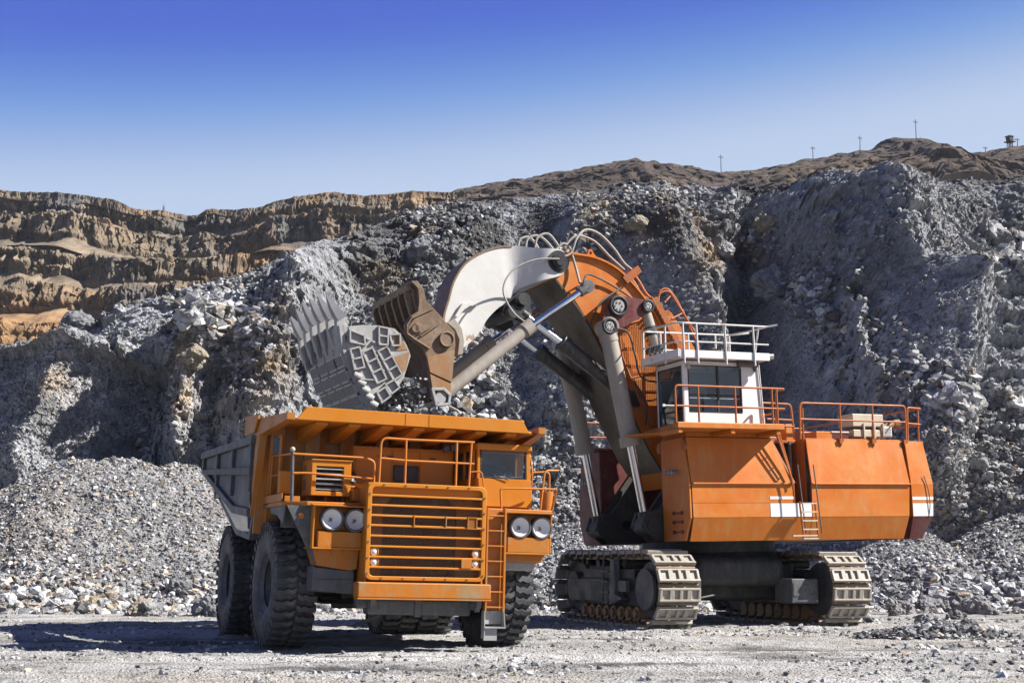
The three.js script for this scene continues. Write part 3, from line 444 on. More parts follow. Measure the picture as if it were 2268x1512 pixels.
  const housing = (x0, x1, inner) => {
    const h = part(T, 'headlight_housing', [span(x0 + .02, x1 - .02, 2.3, 3.2, 1.5, 2.14, .03), span(x0, x1 - (inner < 0 ? 0 : .05), 2.26, 2.3, 1.5, 2.36, .01), slabX([[2.1, 2.3], [2.35, 2.3], [2.35, 2.68], [2.42, 3.2], [2.1, 3.2]], x0, x0 + .035, .008), slabX([[2.1, 2.3], [2.35, 2.3], [2.35, 2.68], [2.42, 3.2], [2.1, 3.2]], x1 - .035, x1, .008)], m.truck);
    part(h, 'lower_panel', [slabX([[2.08, 2.31], [2.36, 2.31], [2.36, 2.64], [2.12, 2.70]], x0 + .12, x1 - .04, .02)], m.truckDirty);
    part(h, 'hood', [slabX([[1.85, 3.265], [2.5, 3.19], [2.52, 3.215], [1.85, 3.305]], x0 - .03, x1 + .03, .006)], m.truckDirty);
    return h;
  };
  housing(-2.5, -1.33, -1); housing(1.97, 3.18, 1);
  for (const [x, y] of [[-2.07, 2.925], [-1.53, 2.915], [2.41, 2.89], [2.94, 2.885]]) lampAt(x, y, 2.36);
  part(T, 'fender_skirt', [slab([[-2.45, 2.28], [-1.36, 2.28], [-1.4, 1.84], [-1.55, 1.8], [-2.34, 1.9]], 1.55, 2.14, .03), disc(-2.2, 2.24, 2.12, .12, .1, 12), disc(-1.9, 2.22, 2.12, .12, .1, 12), disc(-1.62, 2.2, 2.12, .12, .1, 12)], m.truckDirty);
  part(T, 'fender_skirt', [slab([[2.0, 2.28], [3.1, 2.28], [3.05, 2.08], [2.05, 2.1]], 1.55, 2.14, .03)], m.truckDirty);
  part(T, 'step_tank', [slab([[-2.38, 1.88], [-1.43, 1.81], [-1.43, 1.28], [-2.38, 1.33]], 1.35, 2.08, .05), span(-2.3, -1.5, 1.55, 1.6, 2.07, 2.1, .01)], m.greySteel);
  part(T, 'wheel_guard', [slab([[-3.05, 3.2], [-2.52, 3.2], [-2.36, 2.3], [-2.36, 1.88]], 2.08, 2.13, .01), span(-3.05, -2.42, 2.72, 3.2, 1.5, 1.55, .01), slabX([[.2, 3.2], [1.9, 3.2], [1.75, 2.8], [1.1, 3.0], [.4, 3.05]], -3.06, -3.02, .01)], m.greySteel, 'dusty grey plate over the front wheel');
  part(T, 'mudguard', [span(2.02, 2.98, 1.88, 2.12, 1.3, 1.95, .05), span(2.1, 2.9, 1.9, 3.2, 1.3, 1.36, .01)], m.dustSteel);
  part(T, 'side_lamp', [new THREE.TorusGeometry(.055, .012, 6, 18).translate(-2.72, 2.98, 2.15), disc(-2.72, 2.98, 2.13, .05, .04, 14)], m.rail);
  // air-conditioning box on the left deck
  const ac = part(T, 'cooler_box', [span(-2.44, -2.33, 3.46, 4.26, .75, 1.72, .015), span(-1.70, -1.52, 3.46, 4.26, .75, 1.72, .015), span(-2.34, -1.69, 4.12, 4.255, .75, 1.72, .015), span(-2.34, -1.69, 3.46, 3.56, .75, 1.72, .015), span(-2.34, -1.69, 3.5, 4.2, .75, 1.3, .01), span(-2.45, -1.5, 4.25, 4.28, .72, 1.75, .008)], m.truck);
  for (let i = 0; i < 5; i++) part(ac, 'louvre', [box(.66, .018, .13, -2.01, 3.62 + i * .115, 1.66, .42, 0, 0)], m.dustSteel);
  part(ac, 'vent_void', [box(.64, .58, .02, -2.015, 3.84, 1.42)], m.black);
  part(ac, 'side_grille', [...[3.62, 3.95].flatMap((y) => Array.from({ length: 7 }, (_, i) => box(.012, .016, .24, -2.447, y + i * .034, 1.0)))], m.black);
  for (const [x, z] of [[-2.0, 1.3], [-1.6, 1.3], [-2.35, 1.0]]) part(ac, 'leg', box(.05, .2, .05, x, 3.38, z), m.truckDirty);
  part(T, 'control_box', [rbox(.34, .52, .18, -2.9, 3.75, 1.2, .02)], m.truck);
  parts(T, 'battery_box', [rbox(.42, .3, .3, -1.3, 3.5, 1.75, .04), rbox(.5, .5, .3, -1.28, 3.55, 1.2, .03)], m.truckDirty);
  // equipment cabinet behind the radiator
  const cb = part(T, 'equipment_cabinet', [span(-1.21, 1.3, 3.72, 4.73, -.3, .58, .03)], m.truck);
  parts(cb, 'door', [span(-1.15, -.28, 3.78, 4.66, .58, .605, .01), span(.45, 1.24, 3.78, 4.66, .58, .605, .01), span(-.24, .41, 4.36, 4.66, .58, .605, .01)], m.truck);
  for (const x of [-.55, -.3, .75]) part(cb, 'handle', box(.14, .03, .03, x, 4.5, .625), m.black);
  part(cb, 'vent', [span(-.2, .39, 3.92, 4.3, .57, .6, .01), ...lattice(-.28, .28, -.17, .17, .045, .004, .6).map((g) => g.translate(.095, 4.11, .625))], m.greySteel);
  part(cb, 'vent_frame', [box(.62, .03, .04, .095, 4.29, .62), box(.62, .03, .04, .095, 3.93, .62), box(.03, .36, .04, -.2, 4.11, .62), box(.03, .36, .04, .39, 4.11, .62)], m.black);
  part(T, 'air_duct', [hose([[-1.45, 3.75, 1.35], [-1.4, 3.95, 1.2], [-1.35, 3.9, .9]], .14, 14, 10)], m.black);
  parts(T, 'work_lamp', [disc(.98, 4.72, .95, .075, .14, 16), box(.2, .14, .14, 1.2, 4.76, .9)], m.greySteel);
  // driver's cab
  const X0 = 1.52, X1 = 2.86, Z0 = .05, Z1 = 1.7;
  const lowerFront = slab([[X0, 3.36], [2.95, 3.36], [2.88, 4.03], [X0 + .03, 4.03]], Z1 - .08, Z1 + .02, .02);
  const cab = part(T, 'driver_cab', [lowerFront, span(X0, X0 + .06, 3.3, 4.03, Z0, Z1 - .05), span(X1 - .04, X1 + .02, 3.3, 4.03, Z0, Z1 - .05), span(X0, X1, 3.3, 4.8, Z0, Z0 + .06), span(X0 - .03, X1 + .04, 4.69, 4.86, Z0 - .05, Z1 + .06, .05), slab([[X0, 4.0], [X0 + .1, 4.0], [X0 + .07, 4.72], [X0, 4.72]], Z1 - .1, Z1 + .01, .02), slab([[X1 - .09, 4.0], [X1 + .02, 4.0], [X1, 4.72], [X1 - .11, 4.72]], Z1 - .1, Z1 + .01, .02), span(X0, X0 + .06, 4.0, 4.72, .62, .74), span(X0, X0 + .06, 4.0, 4.72, 1.28, 1.38), span(X0, X0 + .06, 4.0, 4.72, Z0, .2), span(X1 - .05, X1 + .01, 4.0, 4.72, Z0, .8), span(X0, X1, 3.3, 3.36, Z0, Z1 - .05)], m.truck);
  part(cab, 'windscreen', [slab([[X0 + .09, 4.035], [X1 - .08, 4.035], [X1 - .1, 4.69], [X0 + .07, 4.69]], Z1 - .05, Z1 - .035, 0)], m.clearGlass);
  for (const [w, x, z] of [[.56, X0 + .03, 1.0], [.44, X0 + .03, .41], [.84, X1 - .02, 1.2]]) part(cab, 'side_window', box(.012, .66, w, x, 4.36, z), m.glass);
  part(cab, 'window_seal', [box(X1 - X0 - .16, .022, .02, 2.18, 4.04, Z1 + .0), box(X1 - X0 - .2, .022, .02, 2.18, 4.685, Z1 + .0), box(.022, .65, .02, X0 + .1, 4.36, Z1), box(.022, .65, .02, X1 - .105, 4.36, Z1)], m.black);
  part(cab, 'dashboard', [span(X0 + .1, X1 - .1, 3.7, 4.08, 1.25, 1.6, .05)], m.seat); part(cab, 'rear_lining', [span(X0 + .12, X1 - .12, 3.4, 4.6, .12, .14)], m.liner);
  part(cab, 'driver_seat', [span(2.02, 2.52, 3.65, 3.85, .4, .95, .08), span(2.04, 2.5, 3.8, 4.45, .3, .45, .08)], m.seat);
  part(cab, 'steering_wheel', [new THREE.TorusGeometry(.2, .018, 8, 26).rotateX(-.7).translate(2.38, 4.14, 1.2), bar([2.38, 4.14, 1.2], [2.38, 3.9, 1.4], .03), box(.36, .02, .03, 2.38, 4.14, 1.2, -.7)], m.black);
  parts(cab, 'papers', [box(.36, .012, .2, 2.2, 4.1, 1.42, .12, .2, 0), box(.3, .012, .18, 2.6, 4.095, 1.46, .1, -.1, 0)], m.paper);
  part(cab, 'wiper', [bar([2.3, 4.0, 1.75], [1.88, 4.12, 1.74], .011, 6), bar([1.75, 4.08, 1.735], [2.25, 4.15, 1.735], .009, 6)], m.black);
  part(cab, 'grab_rail', pipe([[1.3, 3.72, 1.75], [1.31, 4.15, 1.75], [1.62, 4.17, 1.78], [1.68, 3.8, 1.78]], .018, .08), m.rail); part(cab, 'grab_rail', pipe([[2.9, 3.4, 1.65], [2.97, 4.2, 1.6], [2.93, 4.65, 1.5]], .02, .1), m.rail);
  // railings
  const rail = (name, list, posts, mat = m.rail, r = .028) => { const t = part(T, name, list[0], mat); list.slice(1).forEach((g) => part(t, 'mid_rail', g, mat)); posts.forEach((p) => part(t, 'post', bar(p[0], p[1], p[2] ?? r), p[3] ?? mat)); return t; };
  rail('handrail', [pipe([[-3.02, 3.3, -1.5], [-3.02, 4.42, -1.5], [-3.0, 4.42, .2], [-2.96, 4.35, 1.98]], .028, .1), pipe([[-3.02, 3.95, -1.5], [-3.0, 3.95, .2], [-3.0, 3.94, .9]], .024)], [[[-3.02, 3.3, -.05], [-3.0, 4.42, -.05]], [[-3.0, 3.3, .83], [-2.99, 4.84, .83], .034]]);
  rail('handrail', [pipe([[-2.94, 4.35, 2.0], [-1.28, 4.335, 2.02], [-1.06, 4.27, 2.02], [-1.06, 3.78, 2.02]], .028, .14), pipe([[-2.92, 3.92, 2.0], [-2.6, 3.94, 2.0], [-1.1, 3.87, 2.02]], .026, .2)], []);
  const gp = part(T, 'grab_post', bar([-2.92, 3.3, 1.98], [-2.95, 4.42, 1.98], .04, 12), m.greySteel); part(gp, 'knob', new THREE.SphereGeometry(.06, 12, 8).translate(-2.95, 4.45, 1.98), m.beige);
  rail('handrail', [pipe([[-.99, 3.78, 2.2], [-.97, 4.8, 2.2], [-.36, 4.79, 2.2], [1.27, 4.81, 2.2]], .029, .16), pipe([[-.98, 4.34, 2.2], [-.4, 4.31, 2.2], [1.28, 4.31, 2.2]], .026)], [[[-.38, 3.76, 2.2], [-.38, 4.79, 2.2]], [[.84, 3.76, 2.2], [.84, 4.8, 2.2]], [[1.16, 3.76, 2.2], [1.2, 4.8, 2.2]]]);
  rail('handrail', [pipe([[1.98, 3.3, 2.2], [1.94, 3.77, 2.2], [2.5, 3.79, 2.22], [3.36, 3.81, 2.2]], .024, .08), pipe([[2.95, 3.28, 2.2], [3.05, 4.24, 2.2], [3.44, 4.26, 2.1]], .026, .12), pipe([[2.85, 3.4, 1.5], [2.95, 4.22, 1.5], [3.45, 4.26, 1.5], [3.45, 3.35, 1.5]], .026, .12)], [[[3.36, 3.3, 1.9], [3.36, 3.8, 2.2]], [[3.18, 3.3, 1.7], [3.2, 3.8, 1.9]]]);
  part(T, 'side_bucket', [lathe([[.13, 0], [.17, .45], [.16, .45], [.12, .02]], 20).translate(3.28, 3.32, 1.75)], m.truckDirty);
  const mir = part(T, 'mirror', rbox(.3, .44, .05, -3.0, 4.64, .55, .02, -.9), m.mirrorDark); part(mir, 'bracket', bar([-2.99, 4.84, .83], [-3.0, 4.84, .5], .02), m.rail);
  part(T, 'antenna', bar([3.05, 3.8, 1.4], [3.08, 4.9, 1.4], .012, 6), m.black);
  // boarding ladder right of the radiator
  const lad = part(T, 'boarding_ladder', [span(1.5, 1.545, .95, 3.3, 2.42, 2.58, .01), span(1.93, 1.985, .95, 3.3, 2.42, 2.58, .01), span(1.54, 1.94, .98, 3.25, 2.36, 2.39, .005)], m.truckDirty);
  for (let i = 0; i < 7; i++) part(lad, 'rung', [rbox(.39, .035, .14, 1.74, 1.05 + i * .345, 2.5, .01)], m.truckDirty);
  part(lad, 'bottom_step', [box(.02, .62, .2, 1.5, .66, 2.5), box(.02, .38, .2, 1.98, .77, 2.5, 0, 0, .1), box(.5, .03, .22, 1.74, .6, 2.52), box(.32, .3, .02, 1.66, .46, 2.54), box(.42, .3, .015, 1.74, .82, 2.43)], m.dustSteel, 'dented grey bottom step');
  // tipping body: sides, floor, head board
  const body = part(T, 'dump_body', [slabX([[-8.6, 5.0], [-8.6, 4.52], [-2.9, 3.2], [-.7, 3.05], [-.4, 4.9]], -3.34, -3.28, .01), slabX([[-8.6, 5.0], [-8.6, 4.52], [-2.9, 3.2], [-.7, 3.05], [-.4, 4.9]], 3.28, 3.34, .01), slabX([[-8.7, 4.6], [-8.7, 4.45], [-2.9, 2.6], [-1.0, 2.45], [-.5, 3.2], [-.6, 3.3], [-1.1, 2.6], [-2.9, 2.75]], -3.3, 3.3, .01)], m.bodyGrey);
  for (const s of [-1, 1]) {
    const X = (a, b) => (s < 0 ? [-3.3 - b, -3.3 - a] : [3.3 + a, 3.3 + b]);
    part(body, 'top_flange', slabX([[-8.62, 5.03], [-8.62, 4.84], [-.5, 4.72], [-.4, 4.92]], ...X(0, .17), .02), m.bodyGrey);
    part(body, 'middle_flange', slabX([[-8.4, 4.52], [-8.1, 4.36], [-.6, 3.98], [-.6, 4.18]], ...X(.01, .15), .02), m.bodyGrey);
    part(body, 'bottom_flange', slabX([[-8.62, 4.6], [-8.5, 4.42], [-2.9, 3.14], [-.72, 3.0], [-.72, 3.2], [-2.9, 3.34]], ...X(.02, .14), .02), m.bodyGrey);
    for (const z of [-8.45, -5.9, -3.4, -.75]) part(body, 'rib', slabX([[z - .12, 4.95], [z + .12, 4.95], [z + .1, z < -8 ? 4.5 : 3.6], [z - .1, z < -8 ? 4.5 : 3.6]], ...X(.005, .13), .02), m.bodyGrey);
    part(body, 'corner_pillar', hull([[s * 3.36, 5.02, .1], [s * 3.36, 5.02, -.35], [s * 3.18, 5.02, .1], [s * 3.18, 5.02, -.35], [s * 3.36, 3.0, -.62], [s * 3.36, 3.0, -.9], [s * 3.18, 3.0, -.62], [s * 3.18, 3.0, -.9]]), m.truckDirty);
  }
  parts(body, 'support', [slabX([[-4.1, 3.4], [-2.7, 3.2], [-2.9, 2.5], [-3.9, 2.55]], -2.6, -2.3, .03), slabX([[-4.1, 3.4], [-2.7, 3.2], [-2.9, 2.5], [-3.9, 2.55]], 2.3, 2.6, .03)], m.greySteel);
  const hb = part(T, 'head_board', [slabX([[-.62, 2.6], [-.52, 2.6], [-.12, 5.25], [-.22, 5.25]], -3.3, 3.3, .01)], m.truckDirty);
  for (const x of [-2.9, -2.05, -1.2, -.35, .5, 1.35, 2.2, 2.95]) part(hb, 'stiffener', slabX([[-.5, 2.8], [-.36, 2.8], [.06, 5.15], [-.14, 5.15]], x - .17, x + .17, .02), m.truckDirty);
  const can = part(T, 'canopy', [slab([[-2.9, 5.13], [-2.665, 5.43], [2.54, 5.41], [2.72, 5.11]], 1.93, 2.0, .015), slabY([[-2.88, 1.97], [2.7, 1.97], [3.1, 1.5], [3.36, -.6], [-3.36, -.6], [-3.1, 1.5]], 5.12, 5.17, .01), span(-2.7, 2.6, 5.36, 5.42, 1.7, 1.95, .02)], m.truck);
  parts(can, 'weld_seam', [box(.02, .28, .01, -.35, 5.27, 2.003), box(.02, .28, .01, .22, 5.27, 2.003)], m.truckDirty);
  for (let i = 0; i < 7; i++) { const x = -2.28 + i * .765; part(can, 'rib', [slabX([[1.9, 5.11], [1.9, 5.04], [-.1, 4.78], [-.1, 5.12]], x - .15, x + .13, .02)], m.truck); }
  for (const s of [-1, 1]) {
    part(can, 'side_beam', hull([[s * 2.94, 5.27, 2.03], [s * 3.12, 5.27, 2.03], [s * 2.94, 5.12, 2.03], [s * 3.12, 5.12, 2.03], [s * 3.15, 5.3, .0], [s * 3.37, 5.3, .0], [s * 3.15, 4.9, .0], [s * 3.37, 4.9, .0], [s * 3.15, 5.25, -.5], [s * 3.37, 5.25, -.5], [s * 3.15, 4.85, -.5], [s * 3.37, 4.85, -.5]]), m.truckDirty);
    part(can, 'side_flap', slabX([[-1.5, 5.46], [.1, 5.36], [.1, 5.27], [-.3, 4.98], [-1.6, 5.0]], s < 0 ? -3.44 : 3.38, s < 0 ? -3.38 : 3.44, .01), m.truckDirty);
  }
  part(T, 'cable', [hose([[-3.3, 3.9, -.9], [-3.38, 3.4, -.6], [-3.2, 2.9, -.9], [-2.9, 2.4, -1.4], [-2.6, 2.3, -2.2]], .025, 30)], m.hoseBlack);
}
// ---------------------------------------------------------------- hydraulic shovel
{
  const E = thing('hydraulic_shovel', 'large orange crawler excavator with a white arm, loading the truck', 'excavator');
  E.position.set(6.18, .22, -47.41); E.rotation.set(0, 23 * R, 1.3 * R, 'YXZ');
  const m = mats, houseQ = new THREE.Quaternion().setFromEuler(E.rotation), trackQ = houseQ.clone().invert().multiply(new THREE.Quaternion().setFromEuler(new THREE.Euler(.8 * R, 21 * R, 0, 'YXZ')));
  // tracks
  const half = [[-.68, .2], [.68, .2], [.68, -.2], [-.68, -.2]];
  const shoe = join([slabY(half.map(([x, z]) => [x, z]), 0, .05, .01), rbox(1.36, .1, .075, 0, .08, .165, .02), rbox(1.3, .09, .06, 0, .075, -.165, .02), ...[-.63, -.27, .03, .3, .63].map((x, i) => rbox([.1, .17, .12, .17, .1][i], .09, .36, x, .07, 0, .03)), rbox(.26, .16, .3, -.22, -.08, 0, .03), rbox(.26, .16, .3, .22, -.08, 0, .03)]);
  const pinGeo = join([bar([-.64, 0, 0], [.64, 0, 0], .07, 10), rbox(.12, .16, .22, -.18, -.02, 0, .03), rbox(.12, .16, .22, .18, -.02, 0, .03)]);
  function track(gx, outer) {
    const a = new THREE.Object3D(); a.quaternion.copy(trackQ); a.position.copy(V(gx, 0, 0).applyQuaternion(trackQ));
    const t = part(E, 'crawler_track', [span(-.42, .42, .62, 1.5, -2.5, 2.35, .05), span(outer * .42, outer * .56, .7, 1.42, -2.9, 1.2, .03), span(outer * .42, outer * .5, 1.45, 1.75, -1.9, 1.9, .02), span(-.35, .35, 1.5, 1.85, -1.8, -.2, .05), span(-.3, .3, 1.5, 1.7, .6, 1.7, .05)], m.frame);
    t.position.copy(a.position); t.quaternion.copy(a.quaternion); t.position.y -= .02;
    const r = 1.06, L = 2.82, per = 4 * L + 2 * Math.PI * r, N = 33;
    const at = (s) => { // along the chain, from the bottom rear forwards
      s = ((s % per) + per) % per; if (s < 2 * L) return [-L + s, .1, Math.PI]; s -= 2 * L;
      if (s < Math.PI * r) { const q = s / r; return [L + r * Math.sin(q), .1 + r - r * Math.cos(q), Math.PI - q]; } s -= Math.PI * r;
      if (s < 2 * L) { const u = s / (2 * L), z = L - s; return [z, .1 + 2 * r - .05 * Math.sin(u * Math.PI) * Math.abs(Math.sin(u * 3 * Math.PI)), 0]; } s -= 2 * L;
      const q = s / r; return [-L - r * Math.sin(q), .1 + r + r * Math.cos(q), -q];
    };
    for (let i = 0; i < N; i++) {
      const [z, y, an] = at(i * per / N + .1), p = copyPart(t, 'track_shoe', shoe, m.track, [0, y, z], [an, 0, 0]);
      const [z2, y2, an2] = at((i + .5) * per / N + .1); copyPart(t, 'link_pin', pinGeo, m.rust, [0, y2 - .03 * Math.cos(an2), z2 - .03 * Math.sin(an2)], [an2, 0, 0]);
    }
    part(t, 'idler', [discX(0, 1.15, 2.55, .82, .5, 30), discX(outer * .3, 1.15, 2.55, .45, .3, 24), discX(outer * .42, 1.15, 2.55, .62, .1, 28)], m.greySteel);
    part(t, 'sprocket', [discX(0, 1.15, -2.75, .8, .5, 26), ...Array.from({ length: 14 }, (_, i) => { const q = i / 14 * 6.283; return box(.34, .2, .16, 0, 1.15 + .86 * Math.cos(q), -2.75 + .86 * Math.sin(q), q, 0, 0); }), discX(outer * .35, 1.15, -2.75, .5, .3, 24)], m.frame);
    for (let i = 0; i < 8; i++) part(t, 'roller', [discX(0, .4, -2.0 + i * .55, .22, .8, 18), discX(outer * .42, .4, -2.0 + i * .55, .13, .12, 14)], m.ochre);
    for (let i = 0; i < 2; i++) part(t, 'carrier_roller', discX(0, 1.9, -1.1 + i * 2.0, .14, .7, 14), m.frame);
    if (outer < 0) {
      const l = part(t, 'access_ladder', [bar([-.66, .62, -.05], [-.62, 2.1, -.05], .03), bar([-.66, .62, .5], [-.62, 2.1, .5], .03)], m.greySteel);
      for (let i = 0; i < 4; i++) part(l, 'rung', box(.14, .04, .55, -.66, .7 + i * .32, .22), m.greySteel);
      part(t, 'gusset', [slabX([[.55, .62], [1.5, .85], [.95, 1.0], [.9, 2.05], [.62, 2.05]], -.72, -.5, .03), span(-.6, -.4, 1.35, 1.42, -1.9, .1, .02), span(-.64, -.5, 1.05, 1.4, 1.0, 1.6, .02)], m.greySteel);
    }
    return t;
  }
  const tn = track(-2.87, -1), tf = track(3.08, 1);
  part(tn, 'step_plate', [slab([[.7, .75], [1.1, .7], [1.22, .85], [1.22, 1.38], [1.1, 1.5], [.7, 1.45]], 2.9, 3.0, .02), bar([1.0, .86, 2.9], [1.9, .98, 2.6], .03)], m.greySteel);
  part(tf, 'tool_box', [rbox(.95, .75, 1.0, -1.25, 1.1, 2.75, .03), box(.16, .4, .02, -1.6, 1.15, 3.26)], m.greySteel);
  const cbm = part(E, 'undercarriage', [span(-2.6, 2.6, .75, 2.0, -1.5, 1.5, .2), span(-1.6, 1.6, 1.2, 2.15, -2.6, 2.6, .3), discX(1.3, 1.45, 1.53, .16, .08, 16)], m.frame); cbm.quaternion.copy(trackQ);
  part(E, 'slew_ring', [new THREE.CylinderGeometry(2.15, 2.15, .35, 56).translate(.31, 2.42, 0), new THREE.CylinderGeometry(2.05, 2.3, .3, 56).translate(.31, 2.15, 0)], m.frame);
  // upper structure; sections in z, y bulge at mid height
  const SEC = [[3.4, 2.56], [3.65, 3.25], [3.65, 4.27], [3.45, 5.68]];
  const zAt = (y) => interp(SEC.map(([z, q]) => [q, z]), y);
  const panel = (y0, y1, a0, b0, a1, b1, th = .05, off = 0) => { const z0 = zAt(y0) + off, z1 = zAt(y1) + off; return loft([[[a0, y0, z0], [b0, y0, z0], [b1, y1, z1], [a1, y1, z1]], [[a0, y0, z0 - th], [b0, y0, z0 - th], [b1, y1, z1 - th], [a1, y1, z1 - th]]].map((r) => r), .3); };
  const core = part(E, 'house_core', [slabX([[1.97, 2.6], [3.24, 2.6], [3.58, 3.25], [3.58, 4.27], [3.3, 5.64], [1.97, 5.64]], -2.3, .64, .02), span(.6, 1.9, 2.62, 5.6, -1.95, 2.7, .02), slabX([[1.97, 2.6], [3.24, 2.6], [3.58, 3.25], [3.58, 3.66], [1.97, 3.66]], .6, 1.95, .02), slabX([[-1.97, 2.6], [3.24, 2.6], [3.58, 3.25], [3.58, 4.27], [3.3, 5.64], [-1.97, 5.64]], 1.95, 5.6, .02), slabX([[-1.97, 2.58], [-3.3, 2.58], [-3.65, 3.25], [-3.65, 4.27], [-3.36, 5.7], [-1.97, 5.7]], .5, 5.6, .02)], m.black);
  const P = (n, g, mat = m.shovel, l) => part(E, n, g, mat, l);
  P('side_panel', panel(4.29, 5.68, -2.33, 1.27, -2.35, .67)); P('side_panel', panel(3.7, 4.26, -2.31, 1.27, -2.32, 1.27)); P('side_panel', panel(3.262, 3.69, -2.3, 1.915, -2.31, 1.915)); P('side_panel', panel(2.56, 3.25, -2.3, 1.9, -2.3, 1.91));
  P('side_panel', panel(4.29, 5.68, 1.97, 5.72, 1.97, 5.6)); P('side_panel', panel(3.262, 4.26, 1.94, 5.62, 1.96, 5.7)); P('side_panel', panel(2.56, 3.25, 1.92, 5.54, 1.93, 5.62));
  P('ledge', [span(-2.3, 1.26, 4.255, 4.3, 3.6, 3.72, .01)]); P('ledge', [span(1.97, 5.75, 4.255, 4.3, 3.6, 3.73, .01), span(1.97, 5.62, 5.64, 5.72, 3.3, 3.42, .01)]);
  P('door_edge', [loft([[[.67, 5.66, 3.4], [.74, 5.66, 3.4], [1.34, 4.3, 3.69], [1.27, 4.3, 3.69]], [[.67, 5.66, 2.8], [.74, 5.66, 2.8], [1.34, 4.3, 2.8], [1.27, 4.3, 2.8]]], .3), span(1.27, 1.31, 3.7, 4.3, 2.75, 3.67, .01), span(1.91, 1.965, 3.7, 5.7, 2.75, 3.4, .01)], m.shovelDark);
  parts(E, 'door_bar', [box(.07, 1.9, .07, 1.66, 4.7, 3.0), box(.04, 1.6, .04, 1.52, 4.4, 2.9)], m.greySteel);
  parts(E, 'white_stripe', [panel(3.8, 3.89, .41, 1.26, .41, 1.26, .006, .009), panel(3.268, 3.68, .41, 1.905, .41, 1.905, .006, .009)], m.cabWhite);
  P('front_panel', [slabX([[2.0, 2.58], [3.3, 2.58], [3.64, 3.25], [3.64, 4.27], [3.35, 5.69], [2.0, 5.69]], -2.42, -2.34, .02)], m.shovel);
  P('front_panel', [slabX([[-3.3, 2.58], [-2.0, 2.58], [-2.0, 5.7], [-3.36, 5.7], [-3.65, 4.27], [-3.65, 3.25]], -2.55, .55, .03)], m.shovelRed, 'faded purplish red panel on the far side of the boom');
  P('inner_wall', [span(-2.35, .6, 2.6, 5.6, 1.9, 1.97, .01)], m.shovelRed);
  P('bulkhead', [span(.4, .6, 2.6, 5.6, -1.95, 1.95, .02)], m.black);
  for (const y of [3.05, 3.35, 3.62]) P('grab_bolt', [bar([-2.45, y - .2, 2.75], [-2.45, y - .2, 3.15], .02, 6), box(.06, .1, .08, -2.45, y - .2, 2.7), box(.06, .1, .08, -2.45, y - .2, 3.2)], m.shovelRed);
  parts(E, 'horn_lamp', [0, 1, 2].map((i) => bar([-2.62, 4.66 - i * .01, 2.55 + i * .2], [-2.42, 4.66, 2.55 + i * .2], .07, 12)), m.toothSteel); parts(E, 'horn_lamp', [0, 1, 2].map((i) => bar([-2.76, 4.66, -2.55 - i * .2], [-2.55, 4.66, -2.55 - i * .2], .07, 12)), m.toothSteel);
  parts(E, 'lifting_eye', [slabX([[3.3, 5.3], [3.5, 5.3], [3.56, 5.45], [3.46, 5.62], [3.3, 5.62]], -2.44, -2.36, .01), slabX([[2.0, 5.3], [1.82, 5.3], [1.76, 5.45], [1.85, 5.62], [2.0, 5.62]], -2.44, -2.36, .01)], m.shovelDark);
  // counterweight
  const cwx = [[2.55, 6.29], [3.25, 6.57], [4.27, 6.66], [5.68, 6.5]];
  const cwBand = (y0, y1, x0 = 5.79, x1 = 5.79) => loft([[[x0, y0, zAt(y0) - .02], [interp(cwx, y0), y0, zAt(y0) - .02], [interp(cwx, y1), y1, zAt(y1) - .02], [x1, y1, zAt(y1) - .02]], [[x0, y0, -zAt(y0)], [interp(cwx, y0), y0, -zAt(y0)], [interp(cwx, y1), y1, -zAt(y1)], [x1, y1, -zAt(y1)]]], .3);
  const cw = part(E, 'counterweight', [cwBand(4.275, 5.68), cwBand(3.258, 4.27)], m.shovel);
  part(cw, 'lower_band', cwBand(2.55, 3.25), m.shovelRed, 'dark red lower band'); 
  const cwStripe = (y0, y1) => { const o = .006, z0 = zAt(y0) - .02 + o, z1 = zAt(y1) - .02 + o, a = 5.8, b0 = interp(cwx, y0) + o, b1 = interp(cwx, y1) + o; return loft([[[a, y0, z0], [b0, y0, z0], [b1, y1, z1], [a, y1, z1]], [[a, y0, z0 - .3], [b0, y0, z0 - .3], [b1, y1, z1 - .3], [a, y1, z1 - .3]]], .3); };
  parts(cw, 'white_stripe', [cwStripe(3.78, 3.88), cwStripe(3.262, 3.67)], m.cabWhite);
  part(cw, 'cable', [hose([[6.3, 4.55, 3.64], [6.42, 4.1, 3.67], [6.45, 3.6, 3.67], [6.4, 3.2, 3.63]], .014, 16, 5)], m.hoseBlack);
  // engine deck and what stands on it
  const dk = P('engine_deck', [span(1.95, 6.45, 5.64, 5.7, -3.3, 3.3, .01), span(.6, 2.0, 5.6, 5.68, -3.3, 3.0, .01)], m.shovelDark);
  parts(E, 'deck_box', [rbox(.62, .36, .9, 3.38, 5.87, 2.0, .02), rbox(.34, .62, .4, 1.75, 5.9, 2.75, .02)], m.shovel);
  const fb = P('cooler_unit', [rbox(.66, .3, .9, 4.0, 5.86, 2.0, .02)], m.shovelRed); part(fb, 'lid', [rbox(.7, .06, .95, 4.0, 6.03, 2.0, .02)], m.beige);
